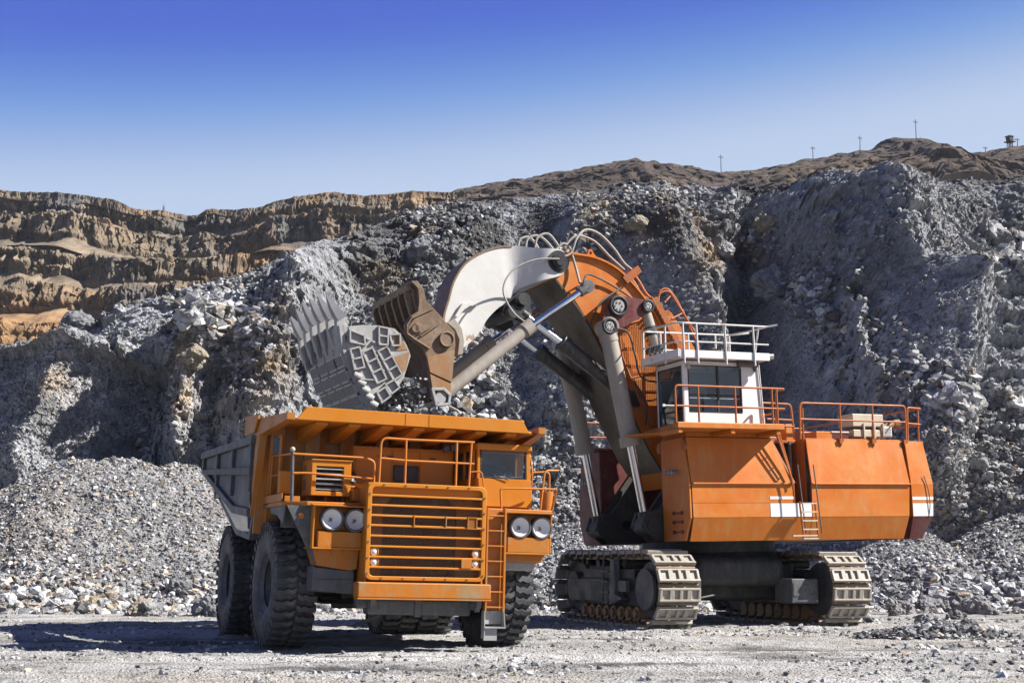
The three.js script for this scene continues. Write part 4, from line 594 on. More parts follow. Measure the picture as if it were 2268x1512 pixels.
  const ex = P('exhaust_box', [rbox(1.24, .42, .8, 5.18, 6.45, 2.0, .03), rbox(1.22, .24, .8, 5.18, 6.02, 2.0, .03), box(.05, .5, .05, 4.98, 6.1, 2.43), box(.05, .5, .05, 5.4, 6.1, 2.43), box(.05, .5, .05, 5.75, 6.1, 2.43)], m.beige); part(ex, 'vent_box', [rbox(.4, .36, .6, 6.0, 6.1, 2.0, .03), ...Array.from({ length: 6 }, (_, i) => box(.36, .014, .02, 6.0, 5.97 + i * .05, 2.31))], m.cabWhite); part(ex, 'exhaust_pipe', [bar([6.1, 6.25, 2.0], [6.55, 6.42, 2.0], .12, 14), bar([6.5, 6.4, 2.0], [6.72, 6.42, 2.0], .14, 14)], m.ochre);
  parts(E, 'deck_cabinet', [rbox(1.2, .5, 1.4, 3.2, 5.95, -1.6, .05), rbox(1.6, .7, 1.5, 5.2, 6.0, -1.2, .05)], m.shovelDark);
  const rail = (name, top, mids, posts, mat, r = .032) => { const t = P(name, top, mat); mids.forEach((g) => part(t, 'mid_rail', g, mat)); posts.forEach(([a, b]) => part(t, 'post', bar(a, b, r), mat)); return t; };
  rail('handrail', pipe([[1.73, 5.68, 3.5], [1.78, 6.82, 3.5], [5.84, 6.82, 3.5], [5.8, 5.66, 3.5]], .034, .14), [pipe([[1.76, 6.31, 3.5], [5.8, 6.29, 3.5]], .03)], [[[3.26, 5.5, 3.5], [3.28, 6.82, 3.5]], [[4.52, 5.5, 3.5], [4.54, 6.82, 3.5]], [[1.9, 5.68, 3.42], [1.92, 6.8, 3.42]]], m.railShovel);
  rail('handrail', pipe([[5.9, 5.66, 3.45], [5.96, 6.78, 3.45], [6.64, 6.77, 3.3], [6.6, 6.77, -3.2]], .034, .1), [pipe([[5.93, 6.26, 3.45], [6.6, 6.25, 3.3], [6.58, 6.25, -3.2]], .03)], [[[6.46, 5.66, 3.3], [6.5, 6.77, 3.3]], [[6.44, 5.66, 1.2], [6.6, 6.77, 1.2]], [[6.44, 5.66, -1], [6.6, 6.77, -1]], [[6.44, 5.66, -3.2], [6.58, 6.77, -3.2]]], m.railShovel);
  rail('handrail', pipe([[.36, 6.8, 3.4], [1.5, 6.78, 3.4], [1.58, 5.68, 3.4]], .034, .14), [pipe([[.6, 6.3, 3.4], [1.52, 6.28, 3.4]], .03), pipe([[1.0, 6.1, 3.4], [1.55, 6.08, 3.4]], .03)], [], m.railShovel);
  rail('handrail', pipe([[.8, 6.75, -3.3], [6.5, 6.75, -3.3]], .034), [pipe([[.8, 6.2, -3.3], [6.5, 6.2, -3.3]], .03)], [.8, 2.2, 3.6, 5.0, 6.4].map((x) => [[x, 5.6, -3.3], [x, 6.75, -3.3]]), m.railShovel);
  parts(E, 'rail_bracket', [3.26, 4.52, 5.76].map((x) => hull([[x - .08, 5.72, 3.55], [x + .08, 5.72, 3.55], [x - .08, 5.55, 3.55], [x + .08, 5.62, 3.55], [x - .08, 5.72, 3.36], [x + .08, 5.72, 3.36]])), m.shovelDark);
  // ladder, stair rails
  const lad = P('boarding_ladder', [bar([1.27, 3.72, 3.95], [1.37, 2.58, 3.95], .03), bar([1.83, 3.72, 3.95], [1.9, 2.58, 3.95], .03)], m.railShovel);
  [3.66, 3.4, 3.13, 2.87, 2.68, 2.59].forEach((y, i) => part(lad, 'rung', [box(.54 + (i === 4 ? .35 : 0), .04, .09, 1.6 - (i === 4 ? .2 : 0), y, 3.95)], m.beige));
  for (const x of [0, .58]) part(lad, 'grab_rail', pipe([[1.27 + x, 4.85, 3.95], [1.36 + x, 3.6, 3.98], [1.45 + x, 2.75, 3.95]], .02, .1), m.greySteel);
  P('stair_rail', [pipe([[.58, 5.95, 3.85], [1.0, 4.7, 3.85], [1.1, 4.4, 3.85], [1.12, 4.1, 3.85]], .028, .1), pipe([[.75, 5.95, 3.75], [1.1, 4.75, 3.75], [1.18, 4.2, 3.75]], .028, .1), pipe([[.66, 5.95, 3.8], [1.06, 4.7, 3.8]], .022, .1), ...[5.5, 5.1, 4.7].map((y) => bar([lerp(1.06, .62, (y - 4.6) / 1.3), y, 3.85], [lerp(1.12, .76, (y - 4.6) / 1.3), y, 3.75], .02, 6))], m.railShovel);
  // operator platform and cab
  const plat = P('cab_platform', [slabY([[-3.22, 4.55], [.46, 4.55], [.99, 3.4], [.99, 1.6], [-2.75, 1.6], [-3.0, 3.4]], 5.84, 6.02, .02), slabY([[-3.6, 2.2], [-2.9, 3.1], [-2.7, 1.6], [-3.5, 1.6]], 5.8, 5.86, .01), span(-3.2, -3.05, 5.7, 5.84, 3.4, 4.5, .02), span(-1.4, -1.25, 5.7, 5.84, 3.4, 4.5, .02), span(.2, .35, 5.7, 5.84, 3.4, 4.5, .02), span(-2.3, .7, 5.7, 5.84, 1.9, 3.4, .02)], m.shovel);
  const nearRail = rail('platform_rail', pipe([[-2.78, 6.1, 3.72], [-2.78, 7.2, 3.72], [1.05, 7.2, 3.72], [1.08, 7.2, 3.2], [1.02, 6.1, 3.2]], .034, .12), [pipe([[-2.78, 6.6, 3.72], [1.03, 6.59, 3.72], [1.05, 6.59, 3.2]], .03)], [-2.0, -.73, .57, .74].map((x) => [[x, 5.98, 3.72], [x, 7.2, 3.72]]), m.railShovel);
  rail('platform_rail', pipe([[.5, 7.0, 1.7], [1.0, 7.0, 1.7], [1.0, 6.1, 1.7]], .034, .12), [pipe([[.5, 6.5, 1.7], [1.0, 6.5, 1.7], [1.02, 6.5, 3.2]], .03)], [[[1.0, 6.1, 2.5], [1.02, 7.1, 2.5]]], m.railShovel);
  nearRail.position.set(-.48, -.1, .79);
  P('step_unit', [rbox(.42, .4, .7, .76, 6.35, 2.4, .02)], m.shovel);
  const ZN = 3.3, ZF = 1.62, quad = (pts, hole, z0, z1) => { const s = new THREE.Shape(pts.map((p) => new THREE.Vector2(...p))); if (hole) s.holes.push(new THREE.Path(hole.map((p) => new THREE.Vector2(...p)))); return new THREE.ExtrudeGeometry(s, { depth: z1 - z0 - .02, bevelEnabled: true, bevelSize: .008, bevelOffset: -.008, bevelThickness: .01, bevelSegments: 1 }).translate(0, 0, z0 + .01); };
  const win = [[-2.08, 6.53], [-2.09, 7.97], [-.26, 7.97], [-.2, 7.9], [-.2, 6.58], [-.26, 6.52]];
  const cab = P('operator_cab', [quad([[-2.22, 6.13], [.5, 6.13], [.45, 8.1], [-2.24, 8.1]], win, ZN - .07, ZN), quad([[-2.22, 6.13], [.5, 6.13], [.45, 8.1], [-2.24, 8.1]], null, ZF, ZF + .06), span(.4, .47, 6.13, 8.08, ZF, ZN - .06, .01), span(-2.24, -2.16, 6.13, 6.22, ZF, ZN - .06, .01), span(-2.26, -2.14, 7.96, 8.1, ZF, ZN - .05, .01), span(-2.26, -2.14, 6.13, 8.08, ZN - .09, ZN - .005, .02), span(-2.26, -2.14, 6.13, 8.08, ZF, ZF + .1, .02), span(-2.2, .45, 8.04, 8.1, ZF, ZN - .06), span(-2.2, .45, 6.13, 6.17, ZF, ZN - .06)], m.cabWhite);
  part(cab, 'side_window', box(.93, 1.46, .012, -1.56, 7.25, ZN - .035), m.clearGlass); part(cab, 'side_window', box(.8, 1.46, .012, -.62, 7.25, ZN - .045), m.clearGlass);
  part(cab, 'window_frame', [box(.07, 1.46, .05, -1.04, 7.25, ZN - .03), box(1.86, .025, .03, -1.14, 6.535, ZN - .01), box(1.86, .025, .03, -1.14, 7.96, ZN - .01), box(.025, 1.44, .03, -2.075, 7.25, ZN - .01), box(.025, 1.4, .03, -.212, 7.25, ZN - .01)], m.black);
  part(cab, 'front_window', [box(.012, 1.76, ZN - ZF - .18, -2.2, 7.09, (ZN + ZF) / 2)], m.glass);
  part(cab, 'front_frame', [box(.03, 1.76, .03, -2.235, 7.09, ZF + .12), box(.03, 1.76, .03, -2.235, 7.09, ZN - .11), box(.03, .03, 1.45, -2.235, 6.235, (ZN + ZF) / 2), box(.03, .03, 1.45, -2.235, 7.95, (ZN + ZF) / 2), box(.03, .03, 1.45, -2.235, 6.6, (ZN + ZF) / 2)], m.black);
  part(cab, 'guard_bar', [box(1.86, .025, .025, -1.14, 6.98, ZN - .12)], m.cabWhite);
  part(cab, 'operator_seat', [span(-1.3, -.75, 6.5, 6.75, 2.15, 2.75, .08), span(-.8, -.6, 6.7, 7.5, 2.15, 2.75, .08), span(-1.35, -.7, 6.17, 6.5, 2.3, 2.6, .03), span(-1.6, -.8, 6.75, 6.9, 1.9, 2.1, .04), span(-1.6, -.8, 6.75, 6.9, 2.8, 2.95, .04)], m.seat);
  part(cab, 'console', [span(-2.1, -1.8, 6.17, 6.9, 1.75, 2.1, .04), span(-2.05, -1.85, 6.9, 7.0, 1.8, 2.05, .03)], m.seat); part(cab, 'lining', [span(.3, .39, 6.2, 8.0, 1.7, 3.2, .01), span(-2.1, .3, 6.2, 8.0, 1.685, 1.7, .005)], m.liner);
  parts(cab, 'wiper', [bar([-2.27, 7.9, 2.5], [-2.26, 7.0, 2.75], .012, 5), bar([-2.29, 7.3, 2.6], [-2.27, 6.7, 2.85], .01, 5)], m.black);
  part(cab, 'mirror_arm', [bar([-2.28, 6.72, 3.2], [-2.85, 6.72, 3.2], .02, 6), rbox(.1, .08, .05, -2.9, 6.72, 3.2, .01)], m.railWhite);
  part(cab, 'aircon_duct', [bar([-.35, 8.05, 3.38], [.35, 8.05, 3.38], .09, 12), bar([.25, 8.0, 3.36], [.3, 7.85, 3.34], .06, 10)], m.greySteel);
  part(cab, 'work_lamp', [bar([-2.1, 7.98, 3.36], [-2.1, 7.85, 3.4], .06, 10)], m.beige);
  part(cab, 'corner_pipe', bar([.42, 8.1, 3.34], [.53, 6.13, 3.34], .025, 8), m.railWhite);
  const roof = P('cab_roof_platform', [slabY([[-2.56, 3.72], [.58, 3.72], [.58, 1.36], [-2.62, 1.36]], 8.14, 8.2, .01), span(-2.58, .58, 8.1, 8.33, 3.66, 3.73, .01), span(-2.64, -2.58, 8.12, 8.36, 1.36, 3.72, .01), span(.52, .58, 8.12, 8.34, 1.36, 3.66, .01), span(-2.2, .3, 8.2, 8.36, 1.9, 3.3, .03)], m.cabWhite);
  const roofRail = rail('roof_rail', pipe([[.8, 9.2, 3.9], [.55, 9.16, 3.7], [-2.4, 9.15, 3.7], [-2.6, 9.17, 3.5], [-2.58, 9.24, 1.4], [.6, 9.26, 1.4], [1.35, 9.36, 1.4]], .03, .1), [pipe([[.57, 8.6, 3.7], [-2.45, 8.59, 3.7], [-2.62, 8.6, 3.5], [-2.6, 8.68, 1.4], [.5, 8.7, 1.4]], .026, .1), pipe([[.55, 9.16, 3.7], [.6, 9.2, 2.5], [.6, 9.26, 1.4]], .026)], [...[-2.45, -1.98, -.99, .02].map((x) => [[x, 7.92, 3.76], [x, 9.15, 3.72]]), [[.23, 8.2, 3.4], [.25, 9.16, 3.68]], ...[-1.93, -.92, .08, .6].map((x) => [[x, 8.2, 1.4], [x, 9.25, 1.4]]), [[-2.62, 8.0, 2.9], [-2.6, 9.19, 2.9]], [[-2.62, 8.0, 1.5], [-2.6, 9.23, 1.5]]], m.railWhite);
  cab.position.set(-.19, -.1, .3); for (const o of [roof, roofRail]) o.position.set(-.24, -.09, .4);
  for (let i = 0; i < 3; i++) part(roof, 'work_lamp', [bar([-2.7, 8.52, 1.9 + i * .32], [-2.52, 8.55, 1.9 + i * .32], .1, 12), box(.05, .2, .05, -2.58, 8.42, 1.9 + i * .32)], m.mirrorDark);
  part(roof, 'beacon', [rbox(.18, .12, .18, -1.1, 8.44, 3.2, .03)], m.rust); part(roof, 'end_lamp', [bar([.6, 8.25, 3.6], [.76, 8.25, 3.66], .08, 10)], m.railWhite);
  // boom: a welded box, curved
  const sec = (t, b, w) => [[...t, w], [...b, w], [...b, -w], [...t, -w]];
  const dense = (c, n = 4) => new THREE.CatmullRomCurve3(c.map((p) => V(p[0], p[1], p[2] ?? 0)), false, 'centripetal'), fineOf = (c, n) => { const k = dense(c), o = []; for (let i = 0; i < c.length - 1; i++) for (let j = 0; j < n; j++) o.push(k.getPoint((i + j / n) / (c.length - 1)).toArray()); o.push([...c[c.length - 1].slice(0, 2), c[c.length - 1][2] ?? 0]); return o; };
  const BW = 1.08, TOP = [[-5.42, 11.6], [-5.1, 11.69], [-4.76, 11.64], [-4.33, 11.61], [-3.87, 11.52], [-3.25, 11.24], [-2.64, 10.7], [-2.21, 10.19], [-1.86, 9.63], [-1.56, 9.16], [-1.13, 8.4], [-.72, 7.4], [-.42, 6.2], [-.4, 5.1], [-.7, 4.4]], BOT = [[-5.5, 11.1], [-5.45, 10.82], [-5.2, 10.5], [-4.91, 10.18], [-4.58, 9.78], [-4.25, 9.25], [-3.95, 8.69], [-3.73, 8.27], [-3.48, 7.74], [-3.25, 7.25], [-3.06, 6.85], [-2.7, 6.15], [-2.31, 5.4], [-1.9, 4.8], [-1.5, 4.3]];
  const fT = fineOf(TOP, 3).map((p) => p.slice(0, 2)), fB = fineOf(BOT, 3).map((p) => p.slice(0, 2));
  const boom = P('boom', loft(fT.map((t, i) => sec(t, fB[i], BW)), .35), m.shovel);
  const off = (c, d) => c.map(([x, y], i) => { const a = c[Math.max(0, i - 1)], b = c[Math.min(c.length - 1, i + 1)], l = Math.hypot(b[0] - a[0], b[1] - a[1]); return [x - (b[1] - a[1]) / l * d, y + (b[0] - a[0]) / l * d]; });
  const flange = (c, d, z0, z1) => slab([...off(c, d), ...off(c, d - .07).reverse()], z0, z1, .008);
  parts(boom, 'top_flange', [flange(fT.slice(3, 37), .05, BW - .03, BW + .1), flange(fT.slice(3, 37), .05, -BW - .1, -BW + .03)], m.shovel);
  part(boom, 'bottom_plate', [flange(BOT.slice(1, 14), .03, -BW - .06, BW + .06)], m.shadedGrime, 'muddy brown underside plate with shade in its colour');
  parts(boom, 'lifting_lug', [slab([[-4.5, 11.58], [-4.2, 11.75], [-4.13, 11.92], [-4.02, 11.93], [-3.95, 11.8], [-3.7, 11.5]], .75, .85, .015, [[-4.07, 11.8, .06]]), slab([[-4.5, 11.58], [-4.2, 11.75], [-4.13, 11.92], [-4.02, 11.93], [-3.95, 11.8], [-3.7, 11.5]], -.85, -.75, .015, [[-4.07, 11.8, .06]])], m.shovel);
  part(boom, 'side_plate', [slab([[-5.0, 10.45], [-4.3, 10.95], [-3.7, 10.9], [-2.7, 10.35], [-2.35, 9.7], [-2.9, 9.3], [-4.1, 9.15]], BW, BW + .035, .01, [[-4.02, 10.62, .07]])], m.shovel);
  part(boom, 'weld_seam', [hose([[-5.2, 11.45, BW + .005], [-4.3, 11.42, BW + .005], [-3.3, 11.0, BW + .005], [-2.5, 10.2, BW + .005], [-1.8, 9.2, BW + .005]], .016, 30, 5)], m.shovelDark);
  part(boom, 'pipe_bracket', [hull([[-3.12, 11.0, 1.2], [-2.95, 10.8, 1.2], [-2.55, 11.42, 1.2], [-2.42, 11.22, 1.2], [-3.12, 11.0, .4], [-2.95, 10.8, .4], [-2.55, 11.42, .4], [-2.42, 11.22, .4]])], m.shovelDark);
  const offPipe = (d, z, i0, i1) => off(TOP, d).slice(i0, i1).map(([x, y]) => [x, y, z]);
  for (let i = 0; i < 6; i++) part(boom, 'hydraulic_pipe', [hose([[-2.7 - i * .02, 11.28 - .02 * i, 1.0 - i * .3], [-2.4, 10.9, 1.0 - i * .3], [-2.18, 10.55, 1.0 - i * .3], ...offPipe(.3 + .08 * i, 1.0 - i * .3, 7, 13)], .038, 44, 7)], m.shovel);
  for (let i = 0; i < 6; i++) part(boom, 'hydraulic_pipe', pipe([[-1.85 + i * .03, 9.75, .95 - i * .14], [-1.5 + i * .105, 9.82 + i * .078, .95 - i * .14], [-.55 + i * .105, 8.5 + i * .078, .95 - i * .14], [-.45 + i * .07, 7.6, .95 - i * .14]], .034, .16), m.shovel);
  part(boom, 'walkway', [loft([[[-2.15, 10.32, 1.3], [-1.95, 10.42, 1.3], [-1.95, 10.42, .9], [-2.15, 10.32, .9]], [[-1.32, 8.85, 1.3], [-1.12, 8.95, 1.3], [-1.12, 8.95, .9], [-1.32, 8.85, .9]], [[-.8, 7.5, 1.3], [-.6, 7.55, 1.3], [-.6, 7.55, .9], [-.8, 7.5, .9]]], .3)], m.shovelDark);
  for (let i = 0; i < 12; i++) { const t = i / 11, x = lerp(-2.05, -1.2, t), y = lerp(10.36, 8.9, t); part(boom, 'tread', box(.09, .05, .5, x - .12, y - .03, 1.15, 0, 0, -1.05), m.railShovel); }
  rail('boom_rail', pipe([[-1.75, 10.3, .95], [-1.68, 10.62, .95], [-1.3, 10.72, .95], [-.35, 9.3, .95]], .032, .16), [pipe([[-1.5, 10.3, .95], [-1.02, 10.62, .5]], .026)], [], m.railShovel);
  rail('boom_rail', pipe([[-1.3, 10.4, .2], [-1.26, 10.86, .2], [-.93, 10.97, .2], [-.62, 10.62, .2], [.22, 8.95, .2], [-.1, 8.8, .2]], .032, .18), [pipe([[-1.75, 9.55, 1.1], [-.4, 10.15, .3]], .028)], [], m.railShovel);
  const meshPoly = (pts, step, r, z) => { const out = []; for (const k of [0, 1]) { const a = pts.map((p) => p[k]), lo = Math.min(...a), hi = Math.max(...a); for (let s = lo + step / 2; s < hi; s += step) { const hit = []; pts.forEach((p, i) => { const q = pts[(i + 1) % pts.length]; if ((p[k] - s) * (q[k] - s) < 0) hit.push(lerp(p[1 - k], q[1 - k], (s - p[k]) / (q[k] - p[k]))); }); hit.sort((x, y) => x - y); for (let i = 0; i + 1 < hit.length; i += 2) { const l = hit[i + 1] - hit[i], c = (hit[i] + hit[i + 1]) / 2; out.push(k ? box(l, r * 2, r, c, s, z) : box(r * 2, l, r, s, c, z)); } } } return out; };
  const gm = part(boom, 'mesh_guard', [pipe([[-3.5, 9.3, 1.5], [-2.4, 9.6, 1.5], [-1.75, 6.2, 1.5], [-2.5, 6.2, 1.5], [-3.4, 8.4, 1.5], [-3.5, 9.3, 1.5]], .03, .04), bar([-3.1, 7.7, 1.5], [-2.1, 7.95, 1.5], .03), bar([-2.8, 6.95, 1.5], [-1.95, 7.1, 1.5], .03)], m.shovelDark);
  stuff(part(boom, 'guard_wires', meshPoly([[-3.5, 9.3], [-2.4, 9.6], [-1.75, 6.2], [-2.5, 6.2], [-3.4, 8.4]], .062, .009, 1.5), m.railShovel));
  // head pin and arm
  part(boom, 'head_pin', [disc(-5.35, 11.37, 0, .25, 2.52, 28), disc(-5.35, 11.37, 1.28, .15, .06, 20), disc(-5.35, 11.37, 0, .36, 2.34, 28)], m.black);
  const AT = [[-9.04, 9.3], [-9.03, 9.55], [-8.88, 10.05], [-8.71, 10.6], [-8.33, 11.21], [-7.79, 11.6], [-7.21, 11.83], [-6.55, 11.91], [-6.05, 11.83], [-5.6, 11.78], [-5.2, 11.74], [-5.03, 11.5]], AB = [[-8.62, 8.5], [-8.3, 8.66], [-8.0, 8.92], [-7.78, 9.2], [-7.58, 9.52], [-7.17, 9.92], [-6.85, 10.1], [-6.62, 10.45], [-6.3, 10.62], [-5.86, 10.76], [-5.27, 10.95], [-5.04, 11.2]], AWD = [.6, .6, .6, .6, .6, .6, .6, .62, .85, 1.13, 1.15, 1.15];
  const aT = fineOf(AT.map((p, i) => [...p, AWD[i]]), 4), aB = fineOf(AB, 4);
  const arm = P('arm', loft(aT.map((t, i) => sec(t.slice(0, 2), aB[i].slice(0, 2), t[2])), .5), m.white);
  part(arm, 'outer_plate', [slab([...off(aT.slice(2, 28), .02), ...off(aT.slice(2, 28), -.05).reverse()], -.64, .625, .01)], m.rust, 'rust brown outer curve');
  part(arm, 'lower_end', [slab([[-9.06, 9.32], [-8.62, 8.46], [-8.8, 8.34], [-9.3, 8.5], [-9.42, 8.9], [-9.25, 9.25]], -.62, .62, .03), slab([[-9.1, 9.25], [-8.85, 9.4], [-8.62, 9.1], [-8.55, 8.7], [-8.62, 8.3], [-8.78, 8.28], [-8.72, 8.75], [-8.85, 9.05]], .6, 1.1, .02)], m.cylinder);
  part(arm, 'tie_lug', [slab([[-8.7, 9.55], [-8.45, 9.95], [-8.2, 9.98], [-7.95, 9.9], [-8.2, 9.88], [-8.4, 9.75], [-8.62, 9.5]], .6, .72, .01)], m.white);
  part(arm, 'cylinder_bracket', [slab([[-7.0, 10.05], [-6.55, 10.42], [-6.2, 10.1], [-6.1, 9.6], [-6.45, 9.4], [-7.15, 9.7]], -1.05, -.75, .03), slab([[-7.0, 10.05], [-6.55, 10.42], [-6.2, 10.1], [-6.1, 9.6], [-6.45, 9.4], [-7.15, 9.7]], .55, .78, .03), disc(-6.55, 10.12, 0, .2, 2.3, 22), disc(-6.85, 9.72, 0, .2, 2.1, 22)], m.black);
  // cylinders
  function cyl(name, a, b, c, rb, rr_, mat, dark) { // barrel a-b, rod b-c
    const t = P(name, [bar(a, b, rb, 22), bar([lerp(a[0], b[0], .93), lerp(a[1], b[1], .93), a[2]], [lerp(a[0], b[0], 1.015), lerp(a[1], b[1], 1.015), a[2]], rb * 1.2, 22), bar([lerp(a[0], b[0], .06), lerp(a[1], b[1], .06), a[2]], [lerp(a[0], b[0], .12), lerp(a[1], b[1], .12), a[2]], rb * 1.08, 22), disc(a[0], a[1], a[2], rb * 1.15, rb * 1.9, 20)], mat);
    part(t, 'piston_rod', bar(b, c, rr_, 18), m.chrome); part(t, 'rod_eye', [disc(c[0], c[1], c[2], rr_ * 1.9, rr_ * 2.6, 20), bar([lerp(b[0], c[0], .86), lerp(b[1], c[1], .86), c[2]], c, rr_ * 1.6, 16)], dark ?? m.black); return t;
  }
  for (const z of [1.6, -1.6]) { const t = cyl('bucket_cylinder', [-9.5, 6.95, z], [-6.59, 9.17, z], [-4.6, 10.52, z], .2, .105, m.cylinder, m.greySteel); part(t, 'hose_fitting', [hose([[-6.7, 9.25, z * 1.02], [-7.1, 9.6, z * .95], [-7.35, 10.3, z * .85], [-7.0, 10.95, z * .8], [-6.2, 11.35, z * .8], [-5.4, 11.42, z * .82]], .03, 40)], m.hose); }
  for (const z of [.9, -.9]) cyl('arm_cylinder', [-2.75, 7.1, z], [-5.2, 8.82, z], [-6.55, 9.72, z], .235, .1, m.cylinderDark);
  for (const z of [1.62, -1.62]) cyl('boom_cylinder', [-3.97, 9.25, z], [-3.27, 5.6, z], [-2.82, 3.2, z], .27, .13, m.cylinder);
  for (const z of [1.62, -1.62]) {
    const pts = [[-3.66, 9.92, .34], [-4.0, 9.26, .26], [-2.61, 9.97, .2]], g = hull(pts.flatMap(([x, y, r]) => arcPts(x, y, r, 0, 360, 18).flatMap(([a, b]) => [[a, b, z - .2], [a, b, z + .2]])));
    const t = P('rocker_link', g, m.shovelRed, 'purplish triangular link plate');
    pts.forEach(([x, y, r], i) => { part(t, 'pin_boss', [disc(x, y, z, r * (i ? .98 : 1.02), .52, 30), ringZ(x, y, z + Math.sign(z) * .27, r * .85, .05, 30)], m.black); part(t, 'pin_cap', [disc(x, y, z + Math.sign(z) * .27, r * .55, .05, 20), ...Array.from({ length: 6 }, (_, k) => disc(x + r * .36 * Math.cos(k * 1.047), y + r * .36 * Math.sin(k * 1.047), z + Math.sign(z) * .3, r * .09, .05, 8))], m.dustSteel); });
    const s = P('steering_rod', [bar([-2.58, 9.85, z], [-1.35, 5.9, z], .17, 18), bar([-2.61, 9.97, z], [-2.52, 9.6, z], .22, 18, .14)], m.cylinder); part(s, 'clamp', bar([-2.45, 9.35, z], [-2.36, 9.1, z], .2, 18), m.black);
  }
  for (const z of [1.62, -1.62]) P('cylinder_foot', [slab([[-3.15, 3.05], [-2.6, 2.6], [-1.6, 2.6], [-.9, 5.2], [-1.15, 5.3], [-2.5, 3.6], [-3.0, 3.5]], z - .42, z - .28, .02, [[-1.95, 3.2, .16]]), slab([[-3.15, 3.05], [-2.6, 2.6], [-1.6, 2.6], [-.9, 5.2], [-1.15, 5.3], [-2.5, 3.6], [-3.0, 3.5]], z + .2, z + .34, .02, [[-1.95, 3.2, .16]]), disc(-2.8, 3.1, z, .3, .8, 26), disc(-2.8, 3.1, z + .42, .2, .06, 22)], m.frame);
  // hoses
  [[[-6.2, 11.85, .5], [-6.1, 12.2, .5], [-5.75, 12.32, .5], [-5.4, 12.1, .5], [-5.1, 11.7, .5]], [[-6.0, 11.85, .8], [-5.9, 12.18, .8], [-5.55, 12.33, .8], [-5.25, 12.05, .8], [-5.05, 11.7, .8]], [[-6.3, 11.9, .1], [-6.2, 12.25, .1], [-5.9, 12.35, .1], [-5.62, 12.1, .1], [-5.5, 11.8, .1]], [[-5.35, 11.8, 1.0], [-5.1, 12.0, 1.0], [-4.9, 11.9, 1.0], [-4.8, 11.7, 1.0]],
  [[-5.25, 11.5, 1.2], [-4.95, 11.65, 1.2], [-4.72, 12.15, 1.2], [-4.35, 12.48, 1.1], [-3.85, 12.42, 1.0], [-3.3, 11.95, 1.0], [-2.95, 11.5, 1.0], [-2.65, 11.28, 1.0]], [[-5.0, 11.75, .7], [-4.85, 12.05, .7], [-4.5, 12.35, .7], [-3.9, 12.25, .7], [-3.3, 11.75, .7], [-2.8, 11.35, .7]], [[-4.9, 11.6, 1.2], [-4.78, 11.1, 1.25], [-4.8, 10.65, 1.5]]].forEach((p) => P('hydraulic_hose', hose(p, .042, 40, 8), m.hose));
  [[[-4.7, 10.6, 1.5], [-4.5, 10.95, 1.4], [-4.0, 10.9, 1.25], [-3.3, 10.6, 1.2], [-2.7, 10.25, 1.2]], [[-3.2, 10.65, 1.2], [-4.1, 10.05, 1.5], [-4.35, 9.6, 1.45], [-4.45, 9.3, 1.4]], [[-3.9, 9.2, 1.9], [-3.4, 9.1, 1.9], [-3.1, 8.4, 1.8], [-2.9, 7.7, 1.8], [-2.3, 7.5, 2.0]], [[-3.0, 7.6, 1.5], [-2.7, 6.9, 1.7], [-2.75, 6.2, 1.7]], [[-3.3, 7.2, -1.9], [-3.15, 6.6, -1.9], [-2.9, 5.9, -1.9]]].forEach((p) => P('hydraulic_hose', hose(p, .03, 34, 6), m.hoseBlack));
  P('far_platform', [span(-2.7, .5, 5.72, 5.8, -3.5, -2.1, .02)], m.shovelDark);
  rail('platform_rail', pipe([[-2.7, 5.75, -3.4], [-2.7, 6.8, -3.4], [.5, 6.8, -3.4]], .034, .1), [pipe([[-2.7, 6.3, -3.4], [.5, 6.3, -3.4]], .03)], [[[-1.2, 5.75, -3.4], [-1.2, 6.8, -3.4]]], m.railShovel);
  // bucket, rear half (brown)
  const BS = [[-10.51, 10.31], [-10.3, 10.33], [-10.11, 10.09], [-10.03, 9.74], [-9.53, 9.25], [-9.15, 8.84], [-9.13, 8.44], [-9.17, 8.26], [-9.29, 7.31], [-9.32, 6.75], [-9.75, 6.66], [-9.95, 7.08], [-9.98, 7.49], [-10.05, 8.06], [-10.21, 8.37], [-10.5, 8.56], [-10.7, 8.71], [-10.7, 9.0], [-10.52, 9.27], [-10.31, 9.41], [-10.27, 9.7], [-10.3, 10.1]].map(([x, y]) => [x, y]);
  const bk = P('bucket_back', [slab(BS, 1.68, 1.86, .025), slab(BS, -1.86, -1.68, .025), slab([[-10.5, 10.3], [-10.3, 10.32], [-10.02, 9.72], [-9.6, 9.25], [-9.3, 8.7], [-9.3, 7.0], [-9.45, 7.0], [-9.55, 8.3], [-9.95, 8.9], [-10.3, 9.5]], -1.7, 1.7, .02), slab([[-9.6, 7.2], [-9.3, 7.2], [-9.3, 6.85], [-9.6, 6.85]], -1.7, 1.7, .02)], m.rust);
  part(bk, 'top_edge', [hull([[-10.6, 10.2, 1.7], [-10.28, 10.34, 1.7], [-10.24, 10.15, 1.7], [-10.56, 10.04, 1.7], [-10.6, 10.2, -1.7], [-10.28, 10.34, -1.7], [-10.24, 10.15, -1.7], [-10.56, 10.04, -1.7]])], m.rust);
  for (let i = 0; i < 6; i++) { const z = -1.6 + i * .62; part(bk, 'wall_rib', slab([[-10.56, 10.28], [-10.4, 10.3], [-10.2, 9.55], [-9.8, 8.9], [-10.0, 8.7], [-10.42, 9.3], [-10.6, 9.9]], z - .07, z + .07, .02), m.rust); }
